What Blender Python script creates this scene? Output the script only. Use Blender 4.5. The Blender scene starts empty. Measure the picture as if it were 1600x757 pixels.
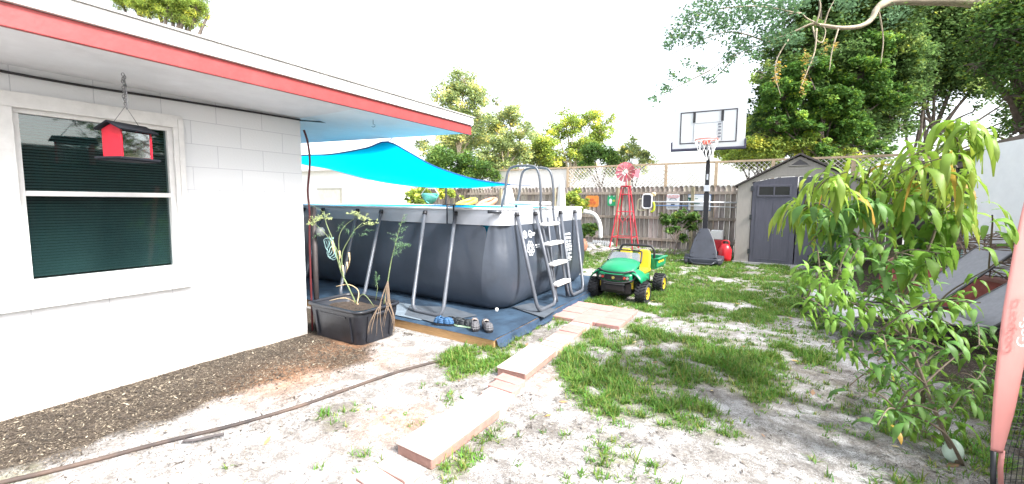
import bpy, math, random
import numpy as np
from mathutils import Vector, Matrix
random.seed(7); RNG = np.random.default_rng(11)
SC = bpy.context.scene; COL = SC.collection; PI = math.pi

# ------------------------------------------------------------------ camera
F, PITCH, YAW, ROLL, Y0, H = 640., .085, .548, -.008, 369.5, 1.5
fw = np.array([-math.sin(YAW)*math.cos(PITCH), math.cos(YAW)*math.cos(PITCH), -math.sin(PITCH)])
rt = np.array([math.cos(YAW), math.sin(YAW), 0.]); up = np.cross(rt, fw)
Rr = rt*math.cos(ROLL) - up*math.sin(ROLL); Ur = rt*math.sin(ROLL) + up*math.cos(ROLL)
cd = bpy.data.cameras.new('camera'); cam = bpy.data.objects.new('camera', cd); COL.objects.link(cam)
cam.matrix_world = Matrix(((Rr[0], Ur[0], -fw[0], 0), (Rr[1], Ur[1], -fw[1], 0), (Rr[2], Ur[2], -fw[2], H), (0, 0, 0, 1)))
cd.sensor_fit = 'HORIZONTAL'; cd.sensor_width = 36; cd.lens = F/1600*36
cd.shift_y = -(378.5-Y0)/1600; cd.clip_start = .05; cd.clip_end = 2000
SC.camera = cam
C0 = np.array([0, 0, H])
def ray(px, py): return fw + Rr*((px-800)/F) + Ur*((Y0-py)/F)
def UZ(px, py, z=0.): r = ray(px, py); return Vector(r*((z-H)/r[2])+C0)
def UX(px, py, x): r = ray(px, py); return Vector(r*(x/r[0])+C0)
def UY(px, py, y): r = ray(px, py); return Vector(r*(y/r[1])+C0)
def UD(px, py, d): return Vector(ray(px, py)*d+C0)

# ------------------------------------------------------------------ light
SUN_EL, SUN_AZ = 46., 98.          # azimuth clockwise from +Y
w = bpy.data.worlds.new('World'); SC.world = w; w.use_nodes = True
nt = w.node_tree; sky = nt.nodes.new('ShaderNodeTexSky'); sky.sky_type = 'NISHITA'; sky.sun_disc = False
sky.sun_elevation = math.radians(SUN_EL); sky.sun_rotation = math.radians(SUN_AZ)
sky.dust_density = 3.0; sky.air_density = 1.0; sky.ozone_density = 0.6
hs = nt.nodes.new('ShaderNodeHueSaturation'); hs.inputs['Saturation'].default_value = .35; nt.links.new(sky.outputs[0], hs.inputs['Color']); nt.links.new(hs.outputs[0], nt.nodes['Background'].inputs[0]); nt.nodes['Background'].inputs[1].default_value = .15
ld = bpy.data.lights.new('sun', 'SUN'); ld.energy = 2.5; ld.angle = math.radians(10); ld.color = (1, .97, .93)
lo = bpy.data.objects.new('sun', ld); COL.objects.link(lo); lo['kind'] = 'structure'
e, a = math.radians(SUN_EL), math.radians(SUN_AZ)
lo.rotation_euler = Vector((math.sin(a)*math.cos(e), math.cos(a)*math.cos(e), math.sin(e))).to_track_quat('Z', 'Y').to_euler()
lo.location = (0, 0, 30)
vs = SC.view_settings; vs.view_transform = 'Standard'; vs.look = 'None'; vs.gamma = 1; vs.use_curve_mapping = False; vs.exposure = 1.95
SC.cycles.max_bounces = 6; SC.cycles.transparent_max_bounces = 12

# ------------------------------------------------------------------ materials
MATS = {}
def mat(name, col, rough=.6, metal=0., var=.15, scale=6., bump=.0, bscale=40., trans=0., spec=.5, tint=False, var2=None, stretch=None):
    if name in MATS: return MATS[name]
    m = bpy.data.materials.new(name); m.use_nodes = True; MATS[name] = m
    t = m.node_tree; n = t.nodes; L = t.links; b = n['Principled BSDF']
    b.inputs['Roughness'].default_value = rough; b.inputs['Metallic'].default_value = metal
    b.inputs['Specular IOR Level'].default_value = spec
    tc = n.new('ShaderNodeTexCoord'); vec = tc.outputs['Object']
    if stretch:
        mp = n.new('ShaderNodeMapping'); mp.inputs['Scale'].default_value = stretch; L.new(vec, mp.inputs[0]); vec = mp.outputs[0]
    ns = n.new('ShaderNodeTexNoise'); ns.inputs['Scale'].default_value = scale; ns.inputs['Detail'].default_value = 6; ns.inputs['Roughness'].default_value = .65
    L.new(vec, ns.inputs['Vector'])
    rp = n.new('ShaderNodeValToRGB'); rp.color_ramp.elements[0].position = .32; rp.color_ramp.elements[1].position = .68
    c2 = var2 if var2 else [min(1, c*(1+var*.6)) for c in col]
    rp.color_ramp.elements[0].color = (*[c*(1-var) for c in col], 1); rp.color_ramp.elements[1].color = (*c2, 1)
    L.new(ns.outputs['Fac'], rp.inputs[0]); out = rp.outputs[0]
    if tint:
        at = n.new('ShaderNodeAttribute'); at.attribute_name = 'tint'
        mx = n.new('ShaderNodeMix'); mx.data_type = 'RGBA'; mx.blend_type = 'MULTIPLY'; mx.inputs[0].default_value = 1
        L.new(out, mx.inputs[6]); L.new(at.outputs['Color'], mx.inputs[7]); out = mx.outputs[2]
    L.new(out, b.inputs['Base Color'])
    if bump:
        n2 = n.new('ShaderNodeTexNoise'); n2.inputs['Scale'].default_value = bscale; n2.inputs['Detail'].default_value = 5; L.new(vec, n2.inputs['Vector'])
        bp = n.new('ShaderNodeBump'); bp.inputs['Strength'].default_value = bump; bp.inputs['Distance'].default_value = .01
        L.new(n2.outputs['Fac'], bp.inputs['Height']); L.new(bp.outputs[0], b.inputs['Normal'])
    if trans:
        tr = n.new('ShaderNodeBsdfTranslucent'); L.new(out, tr.inputs['Color'])
        ms = n.new('ShaderNodeMixShader'); ms.inputs[0].default_value = trans
        L.new(b.outputs[0], ms.inputs[1]); L.new(tr.outputs[0], ms.inputs[2]); L.new(ms.outputs[0], n['Material Output'].inputs[0])
    return m
def glass(name, col=(1, 1, 1), alpha=.75, rough=.03):
    if name in MATS: return MATS[name]
    m = bpy.data.materials.new(name); m.use_nodes = True; MATS[name] = m; t = m.node_tree; n = t.nodes; L = t.links
    n.remove(n['Principled BSDF'])
    g = n.new('ShaderNodeBsdfGlossy'); g.inputs['Roughness'].default_value = rough
    tr = n.new('ShaderNodeBsdfTransparent'); tr.inputs[0].default_value = (*col, 1)
    fr = n.new('ShaderNodeFresnel'); fr.inputs[0].default_value = 1.6
    mul = n.new('ShaderNodeMath'); mul.operation = 'MULTIPLY_ADD'; mul.inputs[1].default_value = .55; mul.inputs[2].default_value = 1-alpha
    mul.use_clamp = True
    L.new(fr.outputs[0], mul.inputs[0]); ms = n.new('ShaderNodeMixShader')
    L.new(mul.outputs[0], ms.inputs[0]); L.new(tr.outputs[0], ms.inputs[1]); L.new(g.outputs[0], ms.inputs[2]); L.new(ms.outputs[0], n['Material Output'].inputs[0])
    return m
white = mat('white_paint', (.78, .78, .77), .5, var=.06, bump=.15)
black = mat('black_plastic', (.018, .018, .022), .45, var=.3)
dark = mat('dark_metal', (.05, .055, .065), .35, .4, var=.25)
grey_tube = mat('grey_tube', (.10, .11, .13), .4, .1, var=.2)
off = mat('offwhite_plastic', (.75, .75, .73), .45, var=.08)

# ------------------------------------------------------------------ mesh helpers
ORG = {}
class MB:
    def __init__(s): s.v = []; s.f = []
    def add(s, vs, fs):
        o = len(s.v); s.v += [Vector(p) for p in vs]; s.f += [[i+o for i in f] for f in fs]; return s
    def box(s, c, d, rz=0, M=None):
        x, y, z = d[0]/2, d[1]/2, d[2]/2
        p = [Vector((i*x, j*y, k*z)) for i in (-1, 1) for j in (-1, 1) for k in (-1, 1)]
        R = Matrix.Rotation(rz, 3, 'Z') if M is None else M
        return s.add([R @ q + Vector(c) for q in p], [(0,1,3,2),(4,6,7,5),(0,4,5,1),(2,3,7,6),(0,2,6,4),(1,5,7,3)])
    def bb(s, a, b): return s.box([(a[i]+b[i])/2 for i in range(3)], [abs(b[i]-a[i]) for i in range(3)])
    def bar(s, p, q, wd, th=None, upv=(0, 0, 1)):
        p, q = Vector(p), Vector(q); d = q-p; z = d.normalized(); x = Vector(upv).cross(z)
        if x.length < 1e-4: x = Vector((1, 0, 0)).cross(z)
        x.normalize(); y = z.cross(x); M = Matrix((x, y, z)).transposed()
        return s.box((p+q)/2, (wd, th or wd, d.length), M=M)
    def tube(s, pts, r, n=8, caps=True):
        pts = [Vector(p) for p in pts]; rs = r if isinstance(r, (list, tuple)) else [r]*len(pts)
        vs = []; x = None
        for i, p in enumerate(pts):
            t = (pts[min(i+1, len(pts)-1)]-pts[max(i-1, 0)]).normalized()
            if x is None:
                x = t.cross(Vector((0, 0, 1)));
                if x.length < .05: x = t.cross(Vector((1, 0, 0)))
            x = (x - t*x.dot(t)).normalized(); y = t.cross(x)
            vs += [p + (x*math.cos(2*PI*k/n)+y*math.sin(2*PI*k/n))*rs[i] for k in range(n)]
        fs = [(i*n+k, i*n+(k+1) % n, (i+1)*n+(k+1) % n, (i+1)*n+k) for i in range(len(pts)-1) for k in range(n)]
        if caps: fs += [list(range(n))[::-1], [(len(pts)-1)*n+k for k in range(n)]]
        return s.add(vs, fs)
    def lathe(s, prof, c=(0, 0, 0), n=24, M=None, caps=True):
        vs = []; R = M or Matrix.Identity(3)
        for r, z in prof: vs += [R @ Vector((r*math.cos(2*PI*k/n), r*math.sin(2*PI*k/n), z)) + Vector(c) for k in range(n)]
        fs = [(i*n+k, i*n+(k+1) % n, (i+1)*n+(k+1) % n, (i+1)*n+k) for i in range(len(prof)-1) for k in range(n)]
        return s.add(vs, fs + ([list(range(n))[::-1], [(len(prof)-1)*n+k for k in range(n)]] if caps else []))
    def prism(s, out, M, t):           # 2D outline (x,y) placed by 4x4 M, thickness t along local z
        n = len(out); vs = [M @ Vector((x, y, 0)) for x, y in out]+[M @ Vector((x, y, t)) for x, y in out]
        return s.add(vs, [list(range(n))[::-1], list(range(n, 2*n))]+[(i, (i+1) % n, (i+1) % n+n, i+n) for i in range(n)])
    def grid(s, P):                    # P[i][j] points
        a, b = len(P), len(P[0])
        return s.add([p for r in P for p in r], [(i*b+j, (i+1)*b+j, (i+1)*b+j+1, i*b+j+1) for i in range(a-1) for j in range(b-1)])
    def ell(s, c, r, n=10, jit=0):
        vs = []; fs = []
        for i in range(n+1):
            t = PI*i/n
            for k in range(2*n):
                q = 1+random.uniform(-jit, jit); u = 2*PI*k/(2*n)
                vs.append(Vector((c[0]+r[0]*q*math.sin(t)*math.cos(u), c[1]+r[1]*q*math.sin(t)*math.sin(u), c[2]+r[2]*math.cos(t)*(q if 0 < i < n else 1))))
        m = 2*n
        fs = [(i*m+k, (i+1)*m+k, (i+1)*m+(k+1) % m, i*m+(k+1) % m) for i in range(n) for k in range(m)]
        return s.add(vs, fs)
    def build(s, name, m, parent=None, world=True, smooth=False, bevel=0, solid=0, sub=0, org=None):
        me = bpy.data.meshes.new(name); I = None
        if parent is not None: I = ORG[parent.name].inverted() if world else None
        elif org is not None: I = org.inverted()
        me.from_pydata([tuple(I @ v) if I else tuple(v) for v in s.v], [], s.f); me.update()
        me.materials.append(m); o = bpy.data.objects.new(name, me); COL.objects.link(o)
        if parent is not None: o.parent = parent; ORG[o.name] = ORG[parent.name]
        elif org is not None: o.matrix_world = org; ORG[o.name] = org
        else: ORG[o.name] = Matrix.Identity(4)
        if smooth: me.polygons.foreach_set('use_smooth', [True]*len(me.polygons))
        if solid: md = o.modifiers.new('solid', 'SOLIDIFY'); md.thickness = solid; md.offset = 0
        if bevel: md = o.modifiers.new('bevel', 'BEVEL'); md.width = bevel; md.segments = 2; md.limit_method = 'ANGLE'
        if sub: md = o.modifiers.new('sub', 'SUBSURF'); md.levels = md.render_levels = sub
        return o
def tag(o, label=None, cat=None, group=None, kind=None):
    if label: o['label'] = label
    if cat: o['category'] = cat
    if group: o['group'] = group
    if kind: o['kind'] = kind
    return o
def thing(name, label, cat, loc=(0, 0, 0), rz=0, group=None):
    o = bpy.data.objects.new(name, None); COL.objects.link(o); M = Matrix.Translation(Vector(loc)) @ Matrix.Rotation(rz, 4, 'Z')
    o.location = loc; o.rotation_euler = (0, 0, rz); o.empty_display_size = .1; ORG[o.name] = M
    return tag(o, label, cat, group)
def T(loc, rz=0): return Matrix.Translation(Vector(loc)) @ Matrix.Rotation(rz, 4, 'Z')
def smoothcurve(pts, n=6):
    P = [Vector(p) for p in pts]; out = []
    for i in range(len(P)-1):
        a, b, c, d = P[max(i-1, 0)], P[i], P[i+1], P[min(i+2, len(P)-1)]
        for k in range(n):
            t = k/n; out.append(.5*((2*b)+(c-a)*t+(2*a-5*b+4*c-d)*t*t+(3*b-a-3*c+d)*t**3))
    return out+[P[-1]]
def npmesh(name, V, Fq, m, parent=None, tint=None, smooth=False, org=None):   # numpy quads
    me = bpy.data.meshes.new(name); nv, nf = len(V), len(Fq)
    if parent is not None or org is not None:
        Mi = np.array((ORG[parent.name] if parent is not None else org).inverted()); V = V @ Mi[:3, :3].T + Mi[:3, 3]
    me.vertices.add(nv); me.vertices.foreach_set('co', V.astype(np.float32).ravel())
    k = Fq.shape[1]; me.loops.add(nf*k); me.loops.foreach_set('vertex_index', Fq.astype(np.int32).ravel())
    me.polygons.add(nf); me.polygons.foreach_set('loop_start', np.arange(nf, dtype=np.int32)*k); 
    me.update(calc_edges=True)
    if tint is not None:
        at = me.color_attributes.new('tint', 'FLOAT_COLOR', 'POINT'); c = np.ones((nv, 4), np.float32); c[:, :3] = tint; at.data.foreach_set('color', c.ravel())
    if smooth: me.polygons.foreach_set('use_smooth', np.ones(nf, bool))
    me.materials.append(m); o = bpy.data.objects.new(name, me); COL.objects.link(o)
    if parent is not None: o.parent = parent; ORG[o.name] = ORG[parent.name]
    elif org is not None: o.matrix_world = org; ORG[o.name] = org
    return o
def text(s, size, M, m, parent, name='lettering', th=.001):
    cu = bpy.data.curves.new('t', 'FONT'); cu.body = s; cu.size = size; cu.align_x = 'CENTER'; cu.align_y = 'CENTER'; cu.extrude = th
    o = bpy.data.objects.new('t', cu); COL.objects.link(o); dg = bpy.context.evaluated_depsgraph_get()
    me = bpy.data.meshes.new_from_object(o.evaluated_get(dg)); bpy.data.objects.remove(o)
    me.transform(ORG[parent.name].inverted() @ M); me.materials.clear(); me.materials.append(m)
    q = bpy.data.objects.new(name, me); COL.objects.link(q); q.parent = parent; return q
def frameM(o, x, y):                   # matrix: origin, x dir, y dir
    x = Vector(x).normalized(); y = Vector(y); y = (y-x*y.dot(x)).normalized(); z = x.cross(y)
    M = Matrix((x, y, z)).transposed().to_4x4(); M.translation = Vector(o); return M

# value noise
_perm = RNG.random((256, 256))
def vnoise(x, y, s):
    x = x*s+37.3; y = y*s+11.7; xi = np.floor(x).astype(int); yi = np.floor(y).astype(int); fx = x-xi; fy = y-yi
    fx = fx*fx*(3-2*fx); fy = fy*fy*(3-2*fy); g = lambda i, j: _perm[(xi+i) % 256, (yi+j) % 256]
    return (g(0, 0)*(1-fx)+g(1, 0)*fx)*(1-fy)+(g(0, 1)*(1-fx)+g(1, 1)*fx)*fy
def fbm(x, y, s, o=4):
    r = 0; a = 1; tot = 0
    for i in range(o): r = r+a*vnoise(x+i*17.1, y-i*9.3, s*2**i); tot += a; a *= .55
    return r/tot
def gz(x, y): return (fbm(x, y, 1.3, 4)-.5)*.045
def toPx(x, y, z=0.):
    dx, dy, dz = x, y, z-H; D = dx*fw[0]+dy*fw[1]+dz*fw[2]
    u = (dx*Rr[0]+dy*Rr[1]+dz*Rr[2])/np.where(D > .1, D, .1); v = (dx*Ur[0]+dy*Ur[1]+dz*Ur[2])/np.where(D > .1, D, .1)
    return 800+F*u, Y0-F*v, D
def poly_d(px, py, P, soft):           # 1 inside, falling off outside over `soft`
    P = np.array(P, float); ins = np.zeros(px.shape, bool); dm = np.full(px.shape, 1e9)
    for i in range(len(P)):
        (x1, y1), (x2, y2) = P[i], P[(i+1) % len(P)]
        c = ((y1 > py) != (y2 > py)) & (px < (x2-x1)*(py-y1)/((y2-y1) if y2 != y1 else 1e-9)+x1); ins ^= c
        t = np.clip(((px-x1)*(x2-x1)+(py-y1)*(y2-y1))/((x2-x1)**2+(y2-y1)**2+1e-9), 0, 1)
        dm = np.minimum(dm, np.hypot(px-x1-t*(x2-x1), py-y1-t*(y2-y1)))
    return np.where(ins, 1., np.clip(1-dm/soft, 0, 1)*.9)
# the patches of grass as outlines on the ground (corner points given as seen in the photo, turned into metres here)
def gp(P): return [tuple(UZ(*p))[:2] for p in P]
PATCH = [(gp([(885,530),(960,505),(1080,528),(1200,535),(1290,560),(1250,600),(1140,650),(1080,672),(1000,655),(930,640),(885,590)]), 1.0, .15),
    (gp([(905,392),(1060,386),(1150,412),(1250,425),(1310,430),(1290,465),(1200,498),(1110,490),(1045,490),(1000,478),(922,472),(905,440)]), 1.0, .25),
    (gp([(690,560),(780,535),(905,468),(895,495),(830,540),(770,575),(715,590)]), .8, .12),
    (gp([(585,650),(640,630),(670,650),(640,690),(590,690)]), .3, .1),
    (gp([(700,705),(790,655),(800,680),(720,740),(680,757)]), .55, .08),
    (gp([(905,757),(960,690),(1050,700),(1110,757)]), .3, .15), (gp([(940,660),(1050,670),(1040,730),(960,720)]), .4, .15),
    (gp([(1100,600),(1170,580),(1190,640),(1150,680),(1110,650)]), .35, .15), (gp([(1210,560),(1320,540),(1400,600),(1330,640),(1240,640)]), .35, .2),
    (gp([(1400,640),(1560,580),(1600,757),(1420,757)]), .6, .2), (gp([(1280,680),(1400,660),(1420,757),(1260,757)]), .35, .2),
    (gp([(1250,430),(1560,430),(1560,560),(1300,520)]), .16, .3), (gp([(1050,500),(1280,490),(1290,540),(1100,530)]), .22, .15)]
def density(x, y):
    nz = fbm(x, y, 1.7, 4); n2 = fbm(x+50, y, 6., 3)
    d = np.zeros(x.shape)
    for P, k, soft in PATCH: d = np.maximum(d, k*poly_d(x, y, P, soft))
    far = (y > 7.3) & (x < .6); d = np.where(far, np.maximum(d, .85), d)
    d = np.maximum(d, np.where((y < .5) | (x > 3.2), .3, 0))
    tuft = (np.clip((n2-.66)*9, 0, 1)*(x > -2.6))*.45; d = np.maximum(d, tuft*(nz > .42)); d = np.maximum(d, .075*(x > -2.5)*np.clip((n2-.42)*8, 0, 1))
    n3 = fbm(x-20, y+7, 3.2, 4); d = d*np.clip((nz-.30)*5, .0, 1)*np.clip((n2-.30)*3.4, .12, 1)*np.clip((n3-.32)*6, .32, 1)*np.where((y > 5.6) & (x < .9), 2.6, 1.25); d = np.minimum(d, 1.)
    d = np.where((y > 12.6) & (x < .5), d*.35, d)
    return d
def blocked(x, y):
    b = (x < -4.27) & (y < 2.66); b |= (x < -2.24) & (y > 3.36) & (y < 7.35)
    b |= (x > -2.24) & (x < -1.32) & (y > 4.68) & (y < 5.62)
    ex = np.interp(y, [1.2, 2.35, 3.0, 4.7], [-1.63, -1.62, -1.75, -1.8]); b |= (np.abs(x-ex) < .135) & (y < 4.7) & (y > .8)
    b |= (x > -.56) & (x < 1.95) & (y > 11.75) & (y < 14); b |= (x < -3.38) & (y > 2.6) & (y < 3.2) & (x > -4.25)
    return b
# ------------------------------------------------------------------ ground
def axis(lo, hi, step, far): 
    a = list(np.arange(lo, hi+1e-6, step)); s = step; v = hi; 
    while v < far: s *= 1.35; v += s; a.append(v)
    s = step; v = lo
    while v > -far: s *= 1.35; v -= s; a.insert(0, v)
    return np.array(a)
gx = axis(-4.5, 3.6, .035, 600); gy = axis(.2, 9, .035, 600)
X, Y = np.meshgrid(gx, gy, indexing='ij'); nearm = np.exp(-np.maximum(0, np.hypot(X, Y-4)-14)/4)
Zg = gz(X, Y)*nearm + (fbm(X, Y, 9, 2)-.5)*.012*nearm
Zg[(X < -2.3) & (Y > 3.3) & (Y < 7.4)] = -.01
V = np.stack([X, Y, Zg], -1).reshape(-1, 3); nx, ny_ = X.shape; ii = np.arange(nx*ny_).reshape(nx, ny_)
Q = np.stack([ii[:-1, :-1], ii[1:, :-1], ii[1:, 1:], ii[:-1, 1:]], -1).reshape(-1, 4)
dens = density(X, Y); mulch = np.clip((-3.2+(fbm(X, Y, 1.4)-.5)*1.1-X)*2.2, 0, 1)*(Y < 3.3)
mulch = np.maximum(mulch, .6*np.clip((fbm(X+9, Y+4, 1.1)-.5)*4, 0, 1)*(Y > 4.6)*(X > -1.2))
mulch = np.maximum(mulch, np.clip((X-.9+(fbm(X, Y, 1.)-.5)*1.8)*.9, 0, 1)*.9*(Y > 1.5))
mulch = np.maximum(mulch, .2*np.clip((fbm(X+3, Y+8, 1.6)-.50)*6, 0, 1)*(X > -3.2))
mulch = np.maximum(mulch, np.clip(1-np.hypot(X+4.4, Y-13.2)/1.2, 0, 1)*.4)
rust = np.zeros(X.shape)
for p, r, k in [((455, 590), .35, .8), ((530, 545), .3, .8), ((625, 660), .25, .7), ((840, 590), .22, .3), ((600, 560), .3, .4)]:
    q = UZ(*p); rust = np.maximum(rust, k*np.exp(-((X-q.x)**2+(Y-q.y)**2)/(r*r)))
tint = np.stack([dens, mulch, rust], -1).reshape(-1, 3)
gm = bpy.data.materials.new('yard_ground'); gm.use_nodes = True; t = gm.node_tree; n = t.nodes; L = t.links; b = n['Principled BSDF']
b.inputs['Roughness'].default_value = .95; b.inputs['Specular IOR Level'].default_value = .1
tc = n.new('ShaderNodeTexCoord'); at = n.new('ShaderNodeAttribute'); at.attribute_name = 'tint'; sp = n.new('ShaderNodeSeparateColor'); L.new(at.outputs['Color'], sp.inputs[0])
def NZ(s, d=6, r=.6):
    q = n.new('ShaderNodeTexNoise'); q.inputs['Scale'].default_value = s; q.inputs['Detail'].default_value = d; q.inputs['Roughness'].default_value = r; L.new(tc.outputs['Object'], q.inputs[0]); return q.outputs[0]
def RMP(x, stops):
    q = n.new('ShaderNodeValToRGB'); cr = q.color_ramp
    while len(cr.elements) < len(stops): cr.elements.new(.5)
    for e_, (p_, c_) in zip(cr.elements, stops): e_.position = p_; e_.color = (*c_, 1) if not isinstance(c_, (int, float)) else (c_, c_, c_, 1)
    L.new(x, q.inputs[0]); return q.outputs[0]
def MX(f, a_, b_):
    q = n.new('ShaderNodeMix'); q.data_type = 'RGBA'
    if isinstance(f, float): q.inputs[0].default_value = f
    else: L.new(f, q.inputs[0])
    L.new(a_, q.inputs[6]); L.new(b_, q.inputs[7]); return q.outputs[2]
def MT(op, a_, b_):
    q = n.new('ShaderNodeMath'); q.operation = op; q.use_clamp = True
    for i_, v_ in enumerate((a_, b_)):
        if isinstance(v_, (int, float)): q.inputs[i_].default_value = v_
        else: L.new(v_, q.inputs[i_])
    return q.outputs[0]
sand = RMP(NZ(5, 8, .7), [(.3, (.36, .35, .345)), (.5, (.51, .505, .505)), (.68, (.64, .635, .635))])
speck = RMP(NZ(70, 6, .85), [(.46, 0.), (.54, 1.)]); blot = RMP(NZ(2.6, 7, .7), [(.44, .0), (.66, .9)])
dirt = RMP(NZ(34, 8, .8), [(.3, (.075, .068, .062)), (.5, (.20, .185, .17)), (.7, (.38, .36, .335))])
mul = RMP(NZ(60, 6, .8), [(.35, (.028, .022, .018)), (.52, (.075, .06, .046)), (.68, (.20, .16, .125))])
sm = MT('ADD', NZ(130, 5, .95), MT('MULTIPLY', MT('SUBTRACT', NZ(7, 5, .7), .42), .55)); sm = MT('ADD', sm, MT('MULTIPLY', blot, .085))
c = MX(RMP(sm, [(.515, 0.), (.565, .95)]), sand, dirt); c = MX(MT('MULTIPLY', blot, .42), c, dirt)
soil = RMP(NZ(20, 6, .7), [(.3, (.09, .095, .05)), (.5, (.20, .20, .11)), (.7, (.40, .38, .30))])
c = MX(RMP(sp.outputs[0], [(.05, 0.), (.5, .75)]), c, soil)
mm = MT('ADD', sp.outputs[1], MT('MULTIPLY', MT('SUBTRACT', NZ(3.5), .5), MT('MULTIPLY', sp.outputs[1], 2.)))
c = MX(RMP(mm, [(.1, 0.), (.55, 1.)]), c, mul)
ru = RMP(NZ(30, 5, .7), [(.35, (.22, .09, .04)), (.65, (.50, .28, .16))]); c = MX(MT('MULTIPLY', sp.outputs[2], .75), c, ru)
L.new(c, b.inputs['Base Color'])
bp = n.new('ShaderNodeBump'); bp.inputs['Strength'].default_value = .7; bp.inputs['Distance'].default_value = .012; L.new(NZ(45, 8, .75), bp.inputs['Height']); L.new(bp.outputs[0], b.inputs['Normal'])
g = npmesh('ground', V, Q, gm, tint=tint, smooth=True); g['kind'] = 'structure'

# ------------------------------------------------------------------ grass, litter
def scatter(N, box_, fn):
    x = RNG.uniform(box_[0], box_[1], N); y = RNG.uniform(box_[2], box_[3], N); k = RNG.random(N) < fn(x, y); return x[k], y[k]
def blades(x, y, ln, wd, lean=.6, seg=3):
    N = len(x); z = gz(x, y)-.004; az = RNG.uniform(0, 2*PI, N); l = ln*RNG.uniform(.5, 1.3, N); le = RNG.uniform(.2, 1.08, N)
    dx, dy = np.cos(az), np.sin(az); Vv = np.zeros((N, (seg+1)*2, 3)); 
    for i in range(seg+1):
        t = i/seg; wv = wd*(1-t**1.8)*.5+.0004; hx = l*le*t*(.45+.65*t); hz = l*t*(1-.72*le*t**1.2*np.minimum(le, 1))*.92
        for s_, k in ((-1, 0), (1, 1)):
            Vv[:, i*2+k, 0] = x+dx*hx-dy*wv*s_; Vv[:, i*2+k, 1] = y+dy*hx+dx*wv*s_; Vv[:, i*2+k, 2] = z+hz
    base = np.arange(N)[:, None]*((seg+1)*2); q = np.array([[2*i, 2*i+1, 2*i+3, 2*i+2] for i in range(seg)])
    return Vv.reshape(-1, 3), (base[:, :, None]+q[None]).reshape(-1, 4), (seg+1)*2
def grass_set(N, bx, ln, wd, seg=3):
    x, y = scatter(N//9, bx, lambda x, y: density(x, y)*~blocked(x, y)); x = np.repeat(x, 9)+RNG.normal(0, .014, len(x)*9); y = np.repeat(y, 9)+RNG.normal(0, .014, len(y)*9); kk = ~blocked(x, y); x, y = x[kk], y[kk]; ph = fbm(x, y, 2.2); l = ln*(.5+1.1*ph)*(.6+.6*density(x, y))*RNG.uniform(.6, 1.2, len(x))
    Vv, Qq, k = blades(x, y, l, wd*RNG.uniform(.6, 1.2, len(x)), seg=seg)
    r = RNG.random(len(x)); dry = r < .12; t_ = np.stack([.75+.7*RNG.random(len(x)), .8+.45*RNG.random(len(x)), .6+.5*RNG.random(len(x))], -1)*(.75+.5*vnoise(x, y, 3.))[:, None]
    t_[dry] = [2.6, 1.3, 1.8]; return Vv, Qq, np.repeat(t_, k, 0)
gmat = mat('grass_blade', (.12, .25, .05), .5, var=.2, trans=.35, tint=True, spec=.3)
parts = [grass_set(250000, (-2.6, 3.4, .9, 4.8), .076, .0072), grass_set(210000, (-2.3, 3.2, 4.8, 7.6), .062, .007), grass_set(330000, (-7.5, 3.2, 7.2, 14), .058, .011, 2)]
off_ = 0; VV = []; QQ = []; TT = []
for v_, q_, t_ in parts: VV.append(v_); QQ.append(q_+off_); TT.append(t_); off_ += len(v_)
g = npmesh('grass', np.concatenate(VV), np.concatenate(QQ), gmat, tint=np.concatenate(TT))
tag(g, 'green lawn grass growing in patches through the sandy yard', 'grass', kind='stuff')
def flakes(x, y, size, asp=3., lift=.3):
    N = len(x); z = gz(x, y)+.004+RNG.random(N)*.006; az = RNG.uniform(0, 2*PI, N); L_ = size*RNG.uniform(.4, 1.5, N); W_ = L_/asp*RNG.uniform(.6, 1.4, N)
    a_ = np.stack([np.cos(az), np.sin(az), RNG.uniform(-lift, lift, N)], -1); b_ = np.stack([-np.sin(az), np.cos(az), RNG.uniform(-lift, lift, N)], -1)
    c_ = np.stack([x, y, z], -1); Vv = np.stack([c_-a_*L_[:, None]/2, c_-b_*W_[:, None]/2, c_+a_*L_[:, None]/2, c_+b_*W_[:, None]/2], 1)
    return Vv.reshape(-1, 3), np.arange(4*N).reshape(N, 4)
def mfn(x, y): return np.clip((-3.1+(fbm(x, y, 1.4)-.5)*1.1-x)*2.0, .02, 1)*(y < 3.3)*~blocked(x, y)
x, y = scatter(110000, (-4.27, -2.4, .2, 3.3), mfn); v_, q_ = flakes(x, y, .0125*(1+1.6*(RNG.random(len(x)) < .06)), 3.2, .5)
r = RNG.random(len(x)); cols = np.array([[.04, .032, .025], [.075, .058, .042], [.20, .165, .12], [.055, .042, .033], [.12, .095, .07]])[(r*5).astype(int) % 5]; cols = cols*(.7+.6*vnoise(x, y, 8))[:, None]; cols[RNG.random(len(x)) < .05] = [.42, .36, .27]
chip = mat('wood_chip', (1, 1, 1), .9, var=.1, tint=True)
g = npmesh('mulch', v_, q_, chip, tint=np.repeat(cols, 4, 0)); tag(g, 'brown mulch chips strewn along the white house wall', 'mulch', kind='stuff')
def lfn(x, y): return np.clip(.25+1.2*(fbm(x+9, y+4, 1.1)-.45)*2+.9*(fbm(x, y, 5)-.5), .10, 1)*~blocked(x, y)*np.where(x > .6, 1., .55)
x, y = scatter(620000, (-3.2, 3.4, .8, 8.5), lfn); nn = int(len(x)*.8); x[:nn] = -3.2+(x[:nn]+3.2); y[:nn] = .8+(y[:nn]-.8)*.5; kk = ~blocked(x, y); x, y = x[kk], y[kk]; v_, q_ = flakes(x, y, .0095*(1+2.2*(RNG.random(len(x)) < .05)), 4.2, .25)
r = RNG.random(len(x)); cols = np.array([[.09, .075, .06], [.20, .17, .14], [.32, .28, .23], [.14, .13, .12], [.06, .05, .045]])[(r*5).astype(int) % 5]
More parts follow.
